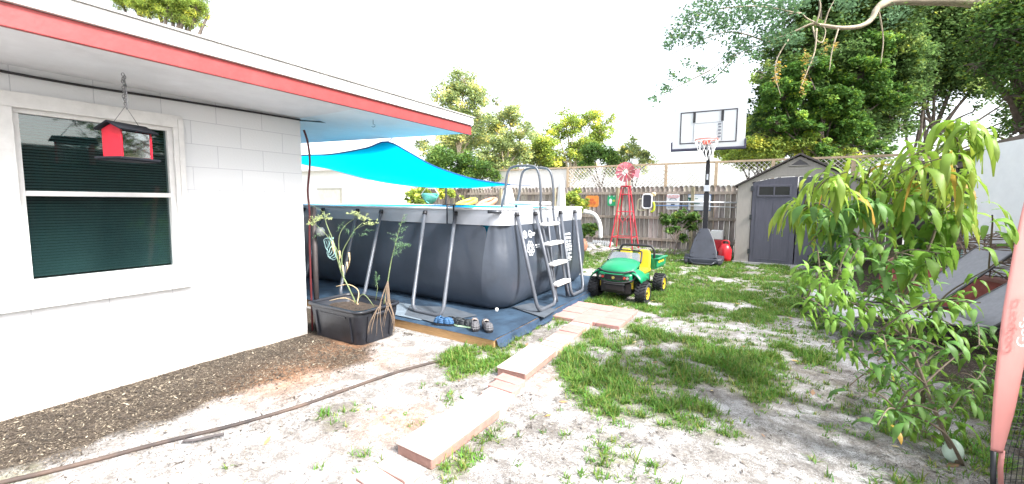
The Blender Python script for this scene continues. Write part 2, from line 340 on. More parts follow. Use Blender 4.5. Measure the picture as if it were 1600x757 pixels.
x2, y2 = scatter(420, (-2.6, 3.2, 1.2, 10), lambda x, y: np.where(x > .5, .9, .35)*~blocked(x, y)); v2, q2 = flakes(x2, y2, .07, 2.8, .25)
c2 = np.array([[.55, .33, .10], [.42, .22, .10], [.60, .48, .25], [.25, .15, .09]])[(RNG.random(len(x2))*4).astype(int) % 4]
g = npmesh('leaf_litter', np.concatenate([v_, v2]), np.concatenate([q_, q2+len(v_)]), chip, tint=np.concatenate([np.repeat(cols, 4, 0), np.repeat(c2, 4, 0)]))
tag(g, 'dry leaf litter and twigs scattered over the pale sand', 'leaf litter', kind='stuff')

# ------------------------------------------------------------------ house
WX, YC, EX, EY, ZS = -4.29, 2.64, -3.33, 4.36, 2.37
wm = bpy.data.materials.new('painted_block'); wm.use_nodes = True; t = wm.node_tree; n = t.nodes; L = t.links; b = n['Principled BSDF']; b.inputs['Roughness'].default_value = .6
tc = n.new('ShaderNodeTexCoord'); sx = n.new('ShaderNodeSeparateXYZ'); L.new(tc.outputs['Object'], sx.inputs[0]); ad = n.new('ShaderNodeMath'); ad.operation = 'ADD'
L.new(sx.outputs[0], ad.inputs[0]); L.new(sx.outputs[1], ad.inputs[1]); cb = n.new('ShaderNodeCombineXYZ'); L.new(ad.outputs[0], cb.inputs[0]); az_ = n.new('ShaderNodeMath'); az_.operation = 'ADD'; az_.inputs[1].default_value = .02; L.new(sx.outputs[2], az_.inputs[0]); L.new(az_.outputs[0], cb.inputs[1])
bk = n.new('ShaderNodeTexBrick'); bk.inputs['Scale'].default_value = 1; bk.inputs['Brick Width'].default_value = .4; bk.inputs['Row Height'].default_value = .2; bk.inputs['Mortar Size'].default_value = .003; bk.inputs['Mortar Smooth'].default_value = .6
bk.inputs['Color1'].default_value = (.77, .78, .80, 1); bk.inputs['Color2'].default_value = (.73, .745, .77, 1); bk.inputs['Mortar'].default_value = (.52, .53, .57, 1); L.new(cb.outputs[0], bk.inputs[0]); nd = n.new('ShaderNodeTexNoise'); nd.inputs['Scale'].default_value = 7; nd.inputs['Detail'].default_value = 8; nd.inputs['Roughness'].default_value = .75; L.new(tc.outputs['Object'], nd.inputs[0])
md_ = n.new('ShaderNodeMath'); md_.operation = 'MULTIPLY_ADD'; md_.inputs[1].default_value = .16; L.new(nd.outputs[0], md_.inputs[0]); sb_ = n.new('ShaderNodeMath'); sb_.operation = 'MULTIPLY'; sb_.inputs[1].default_value = -1; L.new(sx.outputs[2], sb_.inputs[0]); L.new(sb_.outputs[0], md_.inputs[2])
rd_ = n.new('ShaderNodeValToRGB'); rd_.color_ramp.elements[0].position = 0.; rd_.color_ramp.elements[1].position = .06; rd_.color_ramp.elements[1].color = (.8, .8, .8, 1); L.new(md_.outputs[0], rd_.inputs[0])
mx_ = n.new('ShaderNodeMix'); mx_.data_type = 'RGBA'; L.new(rd_.outputs[0], mx_.inputs[0]); L.new(bk.outputs['Color'], mx_.inputs[6]); mx_.inputs[7].default_value = (.34, .28, .23, 1); L.new(mx_.outputs[2], b.inputs['Base Color'])
ns = n.new('ShaderNodeTexNoise'); ns.inputs['Scale'].default_value = 60; ns.inputs['Detail'].default_value = 6; L.new(tc.outputs['Object'], ns.inputs[0])
mu = n.new('ShaderNodeMath'); mu.operation = 'MULTIPLY_ADD'; mu.inputs[1].default_value = -1.2; L.new(bk.outputs['Fac'], mu.inputs[0]); L.new(ns.outputs[0], mu.inputs[2])
bp = n.new('ShaderNodeBump'); bp.inputs['Strength'].default_value = .35; bp.inputs['Distance'].default_value = .006; L.new(mu.outputs[0], bp.inputs['Height']); L.new(bp.outputs[0], b.inputs['Normal'])
red = mat('red_fascia', (.33, .045, .045), .5, var=.2, scale=9, bump=.1)
trim = mat('window_trim', (.74, .735, .73), .5, var=.08, scale=14, bump=.2)
house = thing('house', 'white painted block house with red fascia and a sash window', 'house', (WX, YC, 0))
y1, y2, z1, z2, zm = .667, 1.474, .926, 2.068, 1.528
W = MB(); D_ = 5.
W.bb((WX-.2, -2.5, 0), (WX, y1-.04, 2.6)); W.bb((WX-.2, y2+.04, 0), (WX, YC, 2.6)); W.bb((WX-.2, y1-.04, 0), (WX, y2+.04, z1-.04)); W.bb((WX-.2, y1-.04, z2+.04), (WX, y2+.04, 2.6))
W.bb((WX-D_, YC-.2, 0), (WX-.2, YC, 2.6))
W.build('wall', wm, house)
MB().bb((WX-1.6, y1-1.2, .4), (WX-1.4, y2+1.4, 2.6)).build('room_wall', mat('dim_room', (.12, .13, .12)), house)
win = MB()
for a_, b_ in [((y1-.04, z1-.04), (y2+.04, z1)), ((y1-.04, z2), (y2+.04, z2+.04)), ((y1-.04, z1), (y1, z2)), ((y2, z1), (y2+.04, z2)), ((y1, zm-.018), (y2, zm+.018))]:
    win.bb((WX-.09, a_[0], a_[1]), (WX-.012, b_[0], b_[1]))
win = win.build('window', trim, house, bevel=.003)
tr = MB()
tr.bb((WX+.002, y1-.22, z2+.03), (WX+.03, y2+.1, z2+.13)); tr.bb((WX+.003, y1-.22, z1-.03), (WX+.028, y1-.03, z2+.03)); tr.bb((WX+.003, y2+.03, z1-.03), (WX+.028, y2+.085, z2+.03)); tr.bb((WX+.03, y2+.06, z1-.05), (WX+.045, y2+.1, z2+.1))
tr.bb((WX+.001, y1-1.2, z2+.02), (WX+.018, y1-.225, z2+.12)); tr.bb((WX+.001, y1-1.2, z1-.03), (WX+.02, y1-.225, z2+.02))
tr.build('frame', trim, win, bevel=.004)
MB().bb((WX+.001, y1-1.2, z1-.19), (WX+.06, y2+.1, z1-.035)).build('sill', trim, win, bevel=.006)
gl = glass('window_glass', (.56, .67, .68), .96)
MB().bb((WX-.052, y1, zm), (WX-.048, y2, z2)).build('pane', gl, win); MB().bb((WX-.066, y1, z1), (WX-.062, y2, zm)).build('pane', gl, win)
sl = MB(); z = z1+.01
while z < z2-.01:
    sl.add([(WX-.16, y1-.04, z+.016), (WX-.16, y2+.04, z+.016), (WX-.13, y2+.04, z), (WX-.13, y1-.04, z)], [(0, 1, 2, 3)]); z += .021
sl.build('blind', mat('blind_slat', (.42, .52, .50), .5, var=.1), win)
MB().bb((WX-D_, -2.5, ZS), (EX+.0, YC+.0, ZS+.02)).build('soffit', mat('soffit_paint', (.66, .67, .70), .6, var=.06, bump=.1), house)
MB().add([(EX, YC+.003, ZS+.01), (EX, EY-.1, ZS+.01), (WX-D_, EY-.1, ZS+.20), (WX-D_, YC+.003, ZS+.20)], [(0, 1, 2, 3)]).build('porch_ceiling', mat('porch_paint', (.70, .76, .80), .5, var=.05), house, solid=.01)
MB().bb((EX, -2.5, ZS-.012), (EX+.035, EY, 2.475)).build('fascia', red, house, bevel=.003)
MB().bb((EX, -2.5, 2.478), (EX+.06, EY+.01, 2.575)).build('drip_edge', mat('drip_white', (.74, .73, .72), .45, var=.08), house, bevel=.004)
rf = MB(); rf.add([(EX+.075, -2.5, 2.582), (EX+.075, EY+.03, 2.582), (WX-D_, EY+.03, 3.0), (WX-D_, -2.5, 3.0)], [(0, 1, 2, 3)]).build('roof', mat('roof_membrane', (.35, .34, .33), .9, var=.2, bump=.4), house, solid=.014)
MB().bar((EX-.0, EY-.04, ZS+.03), (WX-D_, EY-.04, ZS+.03+.19), .035, .09, (0, 1, 0)).build('beam', mat('beam_paint', (.60, .66, .74), .5, var=.08), house)
MB().bar((EX-.02, EY-.10, ZS+.065), (WX-D_, EY-.10, ZS+.065+.19), .05, .03, (0, 1, 0)).build('beam_gap_shade', mat('gap_shade_teal', (.05, .14, .17), .6), house)  # dark strip stands in for the shaded gap between ceiling and beam
hp = UZ(583, 190, ZS+.0); MB().tube([(hp.x, hp.y, ZS+.03)]+[(hp.x+.016*math.sin(t_)*1., hp.y+.012*math.sin(t_), ZS-.03-.016*(1-math.cos(t_))) for t_ in np.linspace(0, 4.2, 9)], .0025, 6).build('hook', dark, house)
cab = [(WX+.012, -2.4, 2.31), (WX+.012, 0., 2.325), (WX+.012, .9, 2.315), (WX+.012, 1.5, 2.33), (WX+.012, 2.2, 2.345), (WX+.012, 2.62, 2.35), (WX+.01, 2.66, 2.35), (WX-.3, 3.3, 2.45), (WX-.5, 4.1, 2.52)]
o = MB().tube(smoothcurve(cab, 5), .009, 8).build('cable', black, org=T((WX, 0, 2.34)), smooth=True); tag(o, 'thin black cable running under the white soffit', 'cable')
o = MB().tube(smoothcurve([(WX+.015, 2.67, 2.25), (WX+.03, 2.70, 2.12), (WX+.04, 2.71, 1.9), (WX+.0, 2.70, 1.6), (WX+.02, 2.70, 1.35), (WX-.0, 2.70, 1.0), (WX+.0, 2.7, .02)], 5), .011, 8).build('cord', mat('red_black_cord', (.10, .012, .015), .5, var=.5), org=T((WX, 2.7, 0)), smooth=True); tag(o, 'dark cord hanging down the outer corner of the house', 'cord')
pp = thing('drain_pipe', 'dark upright pipe with a valve beside the house corner', 'pipe', (WX-.03, 2.78, 0))
MB().tube([(WX-.03, 2.78, 0), (WX-.03, 2.78, 1.42)], .028, 12).build('pipe', mat('rusty_pipe', (.06, .05, .05), .6, .3, var=.4), pp, smooth=True)
MB().lathe([(.04, -.04), (.05, -.02), (.05, .03), (.03, .06)], (WX+.05, 2.80, 1.13)).build('valve', mat('valve_grey', (.10, .11, .11), .5), pp, smooth=True)
cl = MB()
for k in range(5):
    c_ = Vector((WX+.10, 2.86+k*.012, .98-.01*k)); cl.tube([c_+Vector((.06*math.cos(t_)+.01*math.sin(5*t_), 0.02*math.sin(2*t_+k), (.09+.01*k)*math.sin(t_))) for t_ in np.linspace(0, 2*PI, 20)], .005, 6)
o = cl.build('hose_coil', mat('pale_hose', (.22, .36, .36), .4), org=T((WX+.05, 2.85, 1.06)), smooth=True); tag(o, 'pale teal thin hose looped by the house corner', 'hose')
# bird feeder
fc = Vector((-3.74, 1.06, 0)); FZ = 1.755; fr_ = T((fc.x, fc.y, FZ), math.radians(8)); fd = thing('bird_feeder', 'red house-shaped bird feeder with black roof hanging from the eave', 'bird feeder', (fc.x, fc.y, FZ), math.radians(114))
fred = mat('feeder_red', (.50, .012, .03), .35, var=.15); fblk = mat('feeder_black', (.014, .016, .022), .75, spec=.2)
lw = .098; dpt = .072; hb = .20     # local x = length, y = depth
MB().box((0, 0, .0), (lw*2+.055, dpt*2+.045, .008)).box((0, 0, .012), (lw*2+.075, dpt*2+.06, .016)).build('tray', fblk, fd, False, bevel=.004)
for s_ in (-1, 1):
    MB().prism([(-dpt, .02), (dpt, .02), (dpt, hb), (0, hb+.035), (-dpt, hb)], frameM((s_*lw-.006, 0, 0), (0, 1, 0), (0, 0, 1)), .012).build('side_panel', fred, fd, False, bevel=.002)
    MB().box((0, s_*(dpt-.004), .11), (lw*2-.02, .002, .17)).build('pane', glass('feeder_glass', (.8, .85, .85), .8), fd, False)
MB().box((.045, 0, .12), (.006, dpt*1.7, .16)).build('divider', mat('feeder_inner', (.16, .06, .05), .5), fd, False)
MB().ell((0, 0, .028), (lw*.9, dpt*.85, .028), 8, .12).build('seed', mat('seed', (.55, .42, .28), .9, var=.5, scale=180), fd, False)
rf = MB()
for s_ in (-1, 1): rf.add([(-lw-.03, 0, hb+.050), (lw+.03, 0, hb+.050), (lw+.03, s_*(dpt+.03), hb-.002), (-lw-.03, s_*(dpt+.03), hb-.002)], [(0, 1, 2, 3)])
rf.build('roof', fblk, fd, False, solid=.01)
MB().tube([(-.085, 0, hb+.045), (0, 0, hb+.17), (.085, 0, hb+.045)], .0022, 6).build('wire', mat('wire', (.2, .2, .2), .4, .8), fd, False)
ch = MB(); zt_ = hb+.17
nl = 14
for k in range(nl):
    c_ = Vector((.008*math.sin(k*1.7), 0, zt_+.01+(ZS-.03-FZ-zt_-.01)*(k+.5)/nl)); hz = (ZS-FZ-zt_)/nl*.72; ax = Vector((1, 0, 0)) if k % 2 else Vector((0, 1, 0))
    ch.tube([c_+ax*.009*math.cos(t_)+Vector((0, 0, hz*math.sin(t_))) for t_ in np.linspace(0, 2*PI, 13)], .0028, 6, False)
ch.tube([(.012, .004, zt_-.02), (.014, 0, zt_+.06), (.01, .006, ZS-.05-FZ)], .004, 6)
ch.build('chain', mat('chain_steel', (.25, .25, .26), .35, .9), fd, False)

# ------------------------------------------------------------------ deck and pool
DX, DY = -2.27, 3.38
dk = thing('platform', 'low wooden platform under the pool covered with blue ground cloth', 'platform', (DX, DY, 0))
wood = mat('deck_wood', (.42, .25, .11), .7, var=.35, scale=5, stretch=(1, 8, 30), bump=.2)
MB().bb((-9, DY, -.02), (DX, DY+.04, .088)).bb((DX-.04, DY+.041, -.02), (DX, 7.3, .088)).build('frame', wood, dk, bevel=.004)
clm = mat('blue_cloth', (.016, .038, .075), .7, var=.45, scale=3.5, bump=.3, bscale=8, var2=(.035, .072, .12))
P = []
for i, x in enumerate(np.linspace(-9, DX+.015, 120)):
    r_ = []
    for j, y in enumerate(np.linspace(DY-.008, 7.33, 90)):
        r_.append(Vector((x, y, .094+.010*float(vnoise(np.array(x), np.array(y), 2.5))+.004*float(vnoise(np.array(x), np.array(y), 9)))))
    P.append(r_)
for r_ in P: r_[0].z = .088
MB().grid(P).build('cloth', clm, dk, smooth=True)
SK = []
for k in range(60):
    y = DY+.02+k*(3.95/59); b_ = .02*math.sin(k*.9)+.015*math.sin(k*2.3); SK.append([Vector((DX+.014, y, .092)), Vector((DX+.028+abs(b_)*.5, y, .07)), Vector((DX+.04+b_*.6, y, .035)), Vector((DX+.07+b_, y, .018))])
MB().grid(SK).build('cloth_edge', mat('dark_blue_cloth', (.02, .045, .085), .6, var=.4), dk, smooth=True)
mat_g = mat('grey_mat', (.16, .20, .24), .75, var=.3, scale=8)
o = MB().prism([(-4.9, 3.42), (-3.35, 3.44), (-3.3, 3.62), (-3.75, 3.9), (-5, 3.9)], T((0, 0, .108)), .004).build('foot_mat', mat_g, org=T((-4, 3.6, .1))); tag(o, 'flat grey cloth lying on the platform behind the planter', 'mat')
for P_, l_ in (([(680, 505), (745, 493), (700, 480), (640, 478), (632, 492)], 'grey rubber pad under the front pool leg'), ([(800, 480), (830, 474), (870, 484), (850, 497)], 'grey rubber pad under the legs beside the ladder')):
    q = [UZ(*p, .112) for p in P_]; M_ = T((0, 0, .110)); o = MB().prism([(v.x, v.y) for v in q], M_, .005).build('rubber_pad', mat('rubber_pad', (.075, .09, .11), .7, var=.3), org=T(tuple(q[0]))); tag(o, l_, 'pad', 'pads under the pool legs')

PX0, PX1, PY0, PY1, PZ = -8.4, -2.72, 4.24, 6.95, 1.405
pool = thing('swimming_pool', 'charcoal rectangular above-ground frame pool with grey tube legs', 'swimming pool', (PX1, PY0, .1))
def ring(off_, r, n=10):             # rounded rectangle outline, clockwise start at near corner
    pts = []; x0, x1, yy0, yy1 = PX0-off_, PX1+off_, PY0-off_, PY1+off_
    for cx, cy, a0 in ((x1-r, yy0+r, -90), (x1-r, yy1-r, 0), (x0+r, yy1-r, 90), (x0+r, yy0+r, 180)):
        for k in range(n+1):
            a_ = math.radians(a0+90*k/n); pts.append((cx+r*math.cos(a_), cy+r*math.sin(a_)))
    return pts
def dens_ring(off_, r, m=18):
    p = ring(off_, r); out = []
    for i in range(len(p)):
        a_, b_ = Vector((*p[i], 0)), Vector((*p[(i+1) % len(p)], 0)); k = m if (b_-a_).length > 1 else 1
        for j in range(k): out.append(a_.lerp(b_, j/k))
    return out
prof = [(-.10, .30, .105), (-.04, .28, .13), (.03, .26, .22), (.075, .25, .40), (.085, .24, .6), (.07, .23, .82), (.035, .22, 1.02), (.0, .20, 1.2)]
lin = mat('pool_liner', (.048, .059, .080), .38, var=.16, scale=3, bump=.5, bscale=5, spec=.6)
rows = []
legs_x = [-3.44, -3.98, -4.86, -5.4, -6.28, -6.82]; 
for o_, r_, z_ in prof:
    R_ = dens_ring(0, r_+.02); row = []
    for i, p in enumerate(R_):
        q = R_[(i+1) % len(R_)]; q0 = R_[i-1]; nrm = Vector(((q-q0).y, -(q-q0).x, 0)).normalized()
        rip = .012*math.sin(i*1.9+z_*2)*math.exp(-abs(z_-1.1)*3)+.007*math.sin(i*.8+5*z_)
        tight = -.05*math.exp(-((p.x-PX1+.1)**2+(p.y-PY0-.1)**2)/.02)*math.exp(-((z_-1.)**2)/.06)
        row.append(p+nrm*(o_+rip+tight)+Vector((0, 0, z_)))
    rows.append(row+[row[0]])
MB().grid([list(r) for r in zip(*rows)][::-1]).build('wall', lin, pool, smooth=True, sub=1)
R0 = dens_ring(0, .2, 3)
def loopgrid(specs): 
    rr = []
    for off_, r_, z_ in specs:
        q = [p+Vector((0, 0, z_)) for p in dens_ring(off_, r_, 3)]; rr.append(q+[q[0]])
    return MB().grid([list(r) for r in zip(*rr)][::-1])
loopgrid([(.006, .206, 1.195), (.008, .208, 1.30), (.006, .206, PZ-.01), (-.02, .18, PZ)]).build('band', mat('pool_band', (.40, .42, .46), .4, var=.08, scale=5), pool, smooth=True)
loopgrid([(-.02, .18, PZ), (.0, .2, PZ+.012), (.018, .218, PZ+.006), (.02, .22, PZ-.012), (.008, .208, PZ-.02)]).build('rim', mat('rim_white', (.80, .81, .82), .35, var=.04), pool, smooth=True)
loopgrid([(-.02, .18, PZ), (-.06, .14, PZ-.01), (-.07, .13, .2)]).build('lining', mat('blue_lining', (.02, .38, .62), .4, var=.1), pool, smooth=True)
wr = [p for p in dens_ring(-.075, .13, 1)]
MB().add([(p.x, p.y, PZ-.07) for p in wr], [list(range(len(wr)))]).build('water', mat('pool_water', (.03, .40, .58), .06, var=.05, bump=.25, bscale=3), pool)
tubem = grey_tube
def uleg(tops, feet, name='leg'):
    a_, b_ = Vector(tops[0]), Vector(tops[1]); c_, d_ = Vector(feet[0]), Vector(feet[1]); k = .14
    pts = [a_, a_.lerp(c_, .5), a_.lerp(c_, 1-k*.7)]+[((a_.lerp(c_, 1-k*.7))*(1-t_)**2+c_*2*t_*(1-t_)+c_.lerp(d_, .2)*t_*t_) for t_ in (.3, .6, .85, 1)]
    pts2 = [b_, b_.lerp(d_, .5), b_.lerp(d_, 1-k*.7)]+[((b_.lerp(d_, 1-k*.7))*(1-t_)**2+d_*2*t_*(1-t_)+d_.lerp(c_, .2)*t_*t_) for t_ in (.3, .6, .85, 1)]
    o = MB().tube(pts+pts2[::-1], .024, 12).build(name, tubem, pool, smooth=True)
    c = MB()
    for p, q in ((a_, c_), (b_, d_)): dr = (q-p).normalized(); c.tube([p-dr*.02, p+dr*.03], .031, 10); c.tube([p+Vector((0, 0, .01)), p+Vector((0, .035 if abs(p.y-PY0) < .2 else 0, .012))+Vector((-.03 if abs(p.y-PY0) > .2 else 0, 0, 0))], .018, 8)
    c.build('bracket', black, o, smooth=True)
fY = 3.66
for i in range(3):
    xa, xb = legs_x[2*i+1], legs_x[2*i]; uleg([(xa, PY0-.035, 1.335), (xb, PY0-.035, 1.335)], [(xa+.28-.02*i, fY, .13), (xb+.26, fY-.02, .13)])
sX = PX1+.035
uleg([(sX, 4.52, 1.335), (sX, 5.02, 1.335)], [(-2.33, 4.46, .13), (-2.33, 4.98, .13)])
uleg([(sX, 5.85, 1.335), (sX, 6.42, 1.335)], [(-2.33, 5.5, .13), (-2.33, 5.98, .13)])
MB().tube([UX(762, 331, -2.9)+Vector((0, 0, 0)), UX(784, 332, -2.75)], .022, 10).build('corner_joint', dark, pool, smooth=True)
p = UX(775, 484, -2.60); MB().lathe([(.022, 0), (.022, .02), (.012, .025)], p, 12, Matrix.Rotation(PI/2, 3, 'Y')).build('drain_cap', off, pool, smooth=True)
pr_ = UX(909, 350, -2.6)
MB().tube(smoothcurve([(PX1-.05, 7.02, 1.33), (PX1+.12, 7.1, 1.28), (PX1+.22, 7.14, 1.1), (PX1+.24, 7.14, .85)], 5), .035, 10).build('outlet_hose', off, pool, smooth=True)
# printed marks on the short side
mk = mat('print_white', (.72, .75, .78), .5, var=.05); 
def wx(z): 
    zs = [p[2] for p in prof]; os_ = [p[0] for p in prof]; return PX1+float(np.interp(z, zs, os_))
def dec(y, z): s_ = (wx(z+.02)-wx(z-.02))/.04; return frameM((wx(z)+.018, y, z), (0, 1, 0), (s_, 0, 1))
marks = MB()
def mring(y, z, r, wd=.012, n=24):
    M_ = dec(y, z); 
    for k in range(n):
        a0, a1 = 2*PI*k/n, 2*PI*(k+1)/n; q = [M_ @ Vector((rr*math.cos(a_), rr*math.sin(a_), 0)) for rr, a_ in ((r, a0), (r, a1), (r-wd, a1), (r-wd, a0))]; marks.add(q, [(3, 2, 1, 0)])
def mrect(y, z, w_, h_): M_ = dec(y, z); marks.add([M_ @ Vector((a_*w_/2, b_*h_/2, 0)) for a_, b_ in ((-1, -1), (1, -1), (1, 1), (-1, 1))], [(0, 1, 2, 3)])
my, mz = UX(822, 367, -2.66).y, UX(822, 367, -2.66).z
mring(my, mz, .052); mring(my+.14, mz, .052); mrect(my, mz, .02, .05); mrect(my+.02, mz+.01, .03, .015); mrect(my+.14, mz, .04, .02); mrect(my+.14, mz-.02, .015, .04); mrect(my+.235, mz+.005, .08, .02); mrect(my+.23, mz-.02, .05, .01)
cy, cz = my+.10, mz-.19
mring(cy, cz, .04)
for k in range(8): mring(cy+.075*math.cos(k*PI/4+.3), cz+.075*math.sin(k*PI/4+.3), .03, .009, 16)
mrect(cy+.2, cz+.03, .12, .018); mrect(cy+.2, cz+.0, .1, .01)
wy, wz = UX(886, 366, -2.66).y, UX(886, 366, -2.66).z
for (dy_, dz_, w_, h_) in [(0, .0, .26, .03), (-.08, -.06, .06, .04), (0, -.06, .06, .04), (.08, -.06, .06, .04), (-.06, -.12, .1, .035), (.07, -.12, .08, .03), (0, -.16, .22, .012), (0, -.2, .26, .03), (-.07, -.25, .07, .04), (.03, -.25, .05, .04), (.1, -.25, .03, .04), (0, -.30, .22, .008), (0, -.32, .22, .008), (-.04, -.35, .14, .008), (.02, -.38, .18, .03), (0, -.42, .2, .01)]: mrect(wy+dy_, wz+dz_, w_, h_)
marks.build('printed_marks', mk, pool)
# ladder
lad = thing('pool_ladder', 'grey A-frame ladder with white steps straddling the pool rim', 'ladder', (-2.5, 5.3, .1))
def rail(yo):
    a_ = Vector((-2.36, yo+.06, .12)); b_ = Vector((-2.60, yo, 1.30)); c_ = Vector((-2.66, yo-.03, 2.0-.03)); 
    return smoothcurve([a_, a_.lerp(b_, .5), b_, (-2.60, yo-.01, 1.6), (-2.63, yo-.01, 1.85), (-2.68, yo-.02, 1.96), (-2.78, yo-.03, 1.99), (-2.98, yo-.05, 1.99), (-3.08, yo-.06, 1.95), (-3.12, yo-.07, 1.82), (-3.14, yo-.08, 1.6), (-3.2, yo-.1, 1.3), (-3.3, yo-.1, .3)], 4)
ya, yb = 5.02, 5.42
for y_ in (ya, yb): MB().tube(rail(y_), .017, 12).build('rail', tubem, lad, smooth=True)
for y_ in (ya+.05, yb-.02): MB().tube([(-2.52, y_-.0, 1.28), (-2.46, y_+.03, .7), (-2.40, y_+.09, .12)], .014, 8).build('inner_rail', tubem, lad, smooth=True)
for k, z_ in enumerate((1.19, .92, .64, .36)):
    t_ = (z_-.12)/1.18; xx = -2.36-.24*t_; MB().box((xx+.02, (ya+yb)/2+.06*(1-t_), z_), (.11, .44, .05)).build('step', off, lad, bevel=.015)
MB().box((-2.87, (ya+yb)/2-.03, 1.475), (.48, .44, .05)).build('platform_step', off, lad, bevel=.015)
# side tray on the rim
ty = thing('side_tray', 'black tray table clipped over the pool rim', 'tray', UY(716, 320, 4.14))
q0 = UY(703, 322, 4.16); q1 = UY(717, 322, 4.16); 
tc0 = UY(719, 320, 4.14); MB().box((tc0.x, 4.12, PZ+.045), (.36, .24, .012)).build('tray_top', black, ty, bevel=.005)
MB().tube([(q0.x-.04, 4.15, PZ+.04), (q0.x-.04, 4.15, 1.2), (q0.x+.07, 4.15, 1.2), (q0.x+.07, 4.15, PZ+.04)], .011, 8).tube([(q0.x-.04, 4.15, PZ+.03), (q0.x-.04, 4.32, PZ+.03)], .01, 8).build('bracket', dark, ty, smooth=True)

# shade sail
tp = [(438, 247, 8.2), (475, 243, 7.6), (510, 242, 7.1), (540, 238, 6.7), (575, 231, 6.3), (605, 222, 6.0), (640, 239, 6.5), (670, 256, 7.), (700, 268, 7.5), (745, 281, 8.2), (797, 288.5, 9.)]
bt = [(438, 250, 8.3), (475, 256, 8.4), (510, 263, 8.5), (540, 271, 8.6), (575, 280, 8.7), (605, 286, 8.8), (640, 290.5, 8.85), (670, 293, 8.9), (700, 293.5, 8.95), (745, 292, 9.), (797, 289, 9.05)]
TP = smoothcurve([UD(*p) for p in tp], 4); BT = smoothcurve([UD(*p) for p in bt], 4)
sail = thing('shade_sail', 'bright turquoise triangular shade sail stretched over the pool', 'shade sail', TP[20])
MB().grid([[a_.lerp(b_, k/8)+Vector((0, 0, -.10*math.sin(PI*k/8)*min(1, (a_-b_).length))) for k in range(9)] for a_, b_ in zip(TP, BT)]).build('cloth', mat('turquoise_cloth', (.0, .42, .62), .7, var=.05, trans=.75), sail, smooth=True)
hem = mat('blue_hem', (.01, .08, .25), .6); MB().tube(TP, .012, 6).build('hem', hem, sail); MB().tube(BT, .012, 6).build('hem', hem, sail)
MB().tube([TP[20], (TP[20].x, EY-.02, ZS+.05)], .006, 6).build('rope', hem, sail)
MB().tube([TP[-1], UD(830, 291, 9.6)], .005, 6).build('rope', hem, sail)

# ------------------------------------------------------------------ planter with fennel
tubn = thing('planter_tub', 'big black plastic tub used as a planter at the house corner', 'planter', (-3.8, 2.92, 0))
def rrect(x0, x1, y0, y1, r, z, n=5):
    pts = []
    for cx, cy, a0 in ((x1-r, y0+r, -90), (x1-r, y1-r, 0), (x0+r, y1-r, 90), (x0+r, y0+r, 180)):
        for k in range(n+1): a_ = math.radians(a0+90*k/n); pts.append(Vector((cx+r*math.cos(a_), cy+r*math.sin(a_), z)))
    return pts+[pts[0].copy()]
tx0, tx1, ty0, ty1 = -4.22, -3.46, 2.68, 3.16
def tl(off_, z, r=.07): return rrect(tx0-off_, tx1+off_, ty0-off_, ty1+off_, r, z)
tm = mat('tub_plastic', (.018, .02, .027), .42, var=.3, scale=12, bump=.08)
MB().grid([tl(0, .0), tl(.01, .1), tl(.035, .30), tl(.037, .36), tl(.032, .36), tl(.0, .06)]).add(tl(0, .07)[:-1], [list(range(24))]).build('body', tm, tubn, smooth=True, bevel=.0)
MB().grid([tl(.036, .345, .08), tl(.062, .35, .09), tl(.064, .372, .09), tl(.03, .376, .08), tl(.028, .35, .08)]).build('rim', tm, tubn, smooth=True)
rb = MB()
for xx in (tx0+.1, tx1-.1): rb.bar((xx, ty0-.012, .03), (xx+.0, ty0-.036, .30), .02, .02)
for yy in (ty0+.09, ty1-.09): rb.bar((tx1+.010, yy, .03), (tx1+.036, yy, .30), .02, .02, (1, 0, 0))
rb.bar((tx0+.16, ty0-.033, .285), (tx1-.16, ty0-.033, .285), .016, .02).bar((tx1+.036, ty0+.14, .285), (tx1+.036, ty1-.14, .285), .016, .02)
rb.build('rib', tm, tubn, bevel=.003)
MB().tube([(tx1+.05, ty0+.14, .33), (tx1+.09, ty0+.15, .325), (tx1+.09, ty1-.15, .325), (tx1+.05, ty1-.14, .33)], .01, 8).build('handle', tm, tubn, smooth=True)
sg = [[Vector((x, y, .27+.05*float(vnoise(np.array(x), np.array(y), 9)))) for y in np.linspace(ty0+.0, ty1, 14)] for x in np.linspace(tx0, tx1, 20)]
MB().grid(sg).build('soil', mat('tub_soil', (.05, .035, .025), .95, var=.5, scale=30, bump=1., bscale=60), tubn, smooth=True)
stem = mat('fennel_stem', (.16, .21, .09), .55, var=.4, scale=8); dry = mat('dry_stalk', (.50, .38, .22), .8, var=.35, scale=20); fern = mat('fennel_leaf', (.16, .28, .13), .6, trans=.3, tint=True)
def frond(mb, p, d, ln, n=26):
    for k in range(n):
        t_ = random.random(); q = p+d*ln*t_; s_ = ln*.42*(1-t_*.7); dd = Vector((random.gauss(0, 1), random.gauss(0, 1), random.gauss(.3, .8))).normalized()
        e_ = q+dd*s_*random.uniform(.5, 1); u = dd.cross(Vector((0, 0, 1))).normalized()*.0018; mb.add([q-u, q+u, e_+u*.5, e_-u*.5], [(0, 1, 2, 3)])
        m_ = q.lerp(e_, .6); e2 = m_+Vector((random.gauss(0, 1), random.gauss(0, 1), random.gauss(0, 1))).normalized()*s_*.35; mb.add([m_-u, m_+u, e2+u*.5, e2-u*.5], [(0, 1, 2, 3)])
def umbel(mb, fl, p, r=.045):
    for k in range(16):
        e_ = p+Vector((random.gauss(0, 1)*r*.6, random.gauss(0, 1)*r*.6, abs(random.gauss(.5, .4))*r)); mb.tube([p, e_], .0012, 4, False)
        for j in range(4): fl.ell(e_+Vector((random.gauss(0, .006), random.gauss(0, .006), random.gauss(0, .004))), (.005, .005, .004), 3)
def fp(px, py, d=3.92): return UD(px, py, d)
f1 = thing('fennel_plant', 'tall dry fennel with pale flower heads leaning left in the tub', 'plant', fp(553, 470))
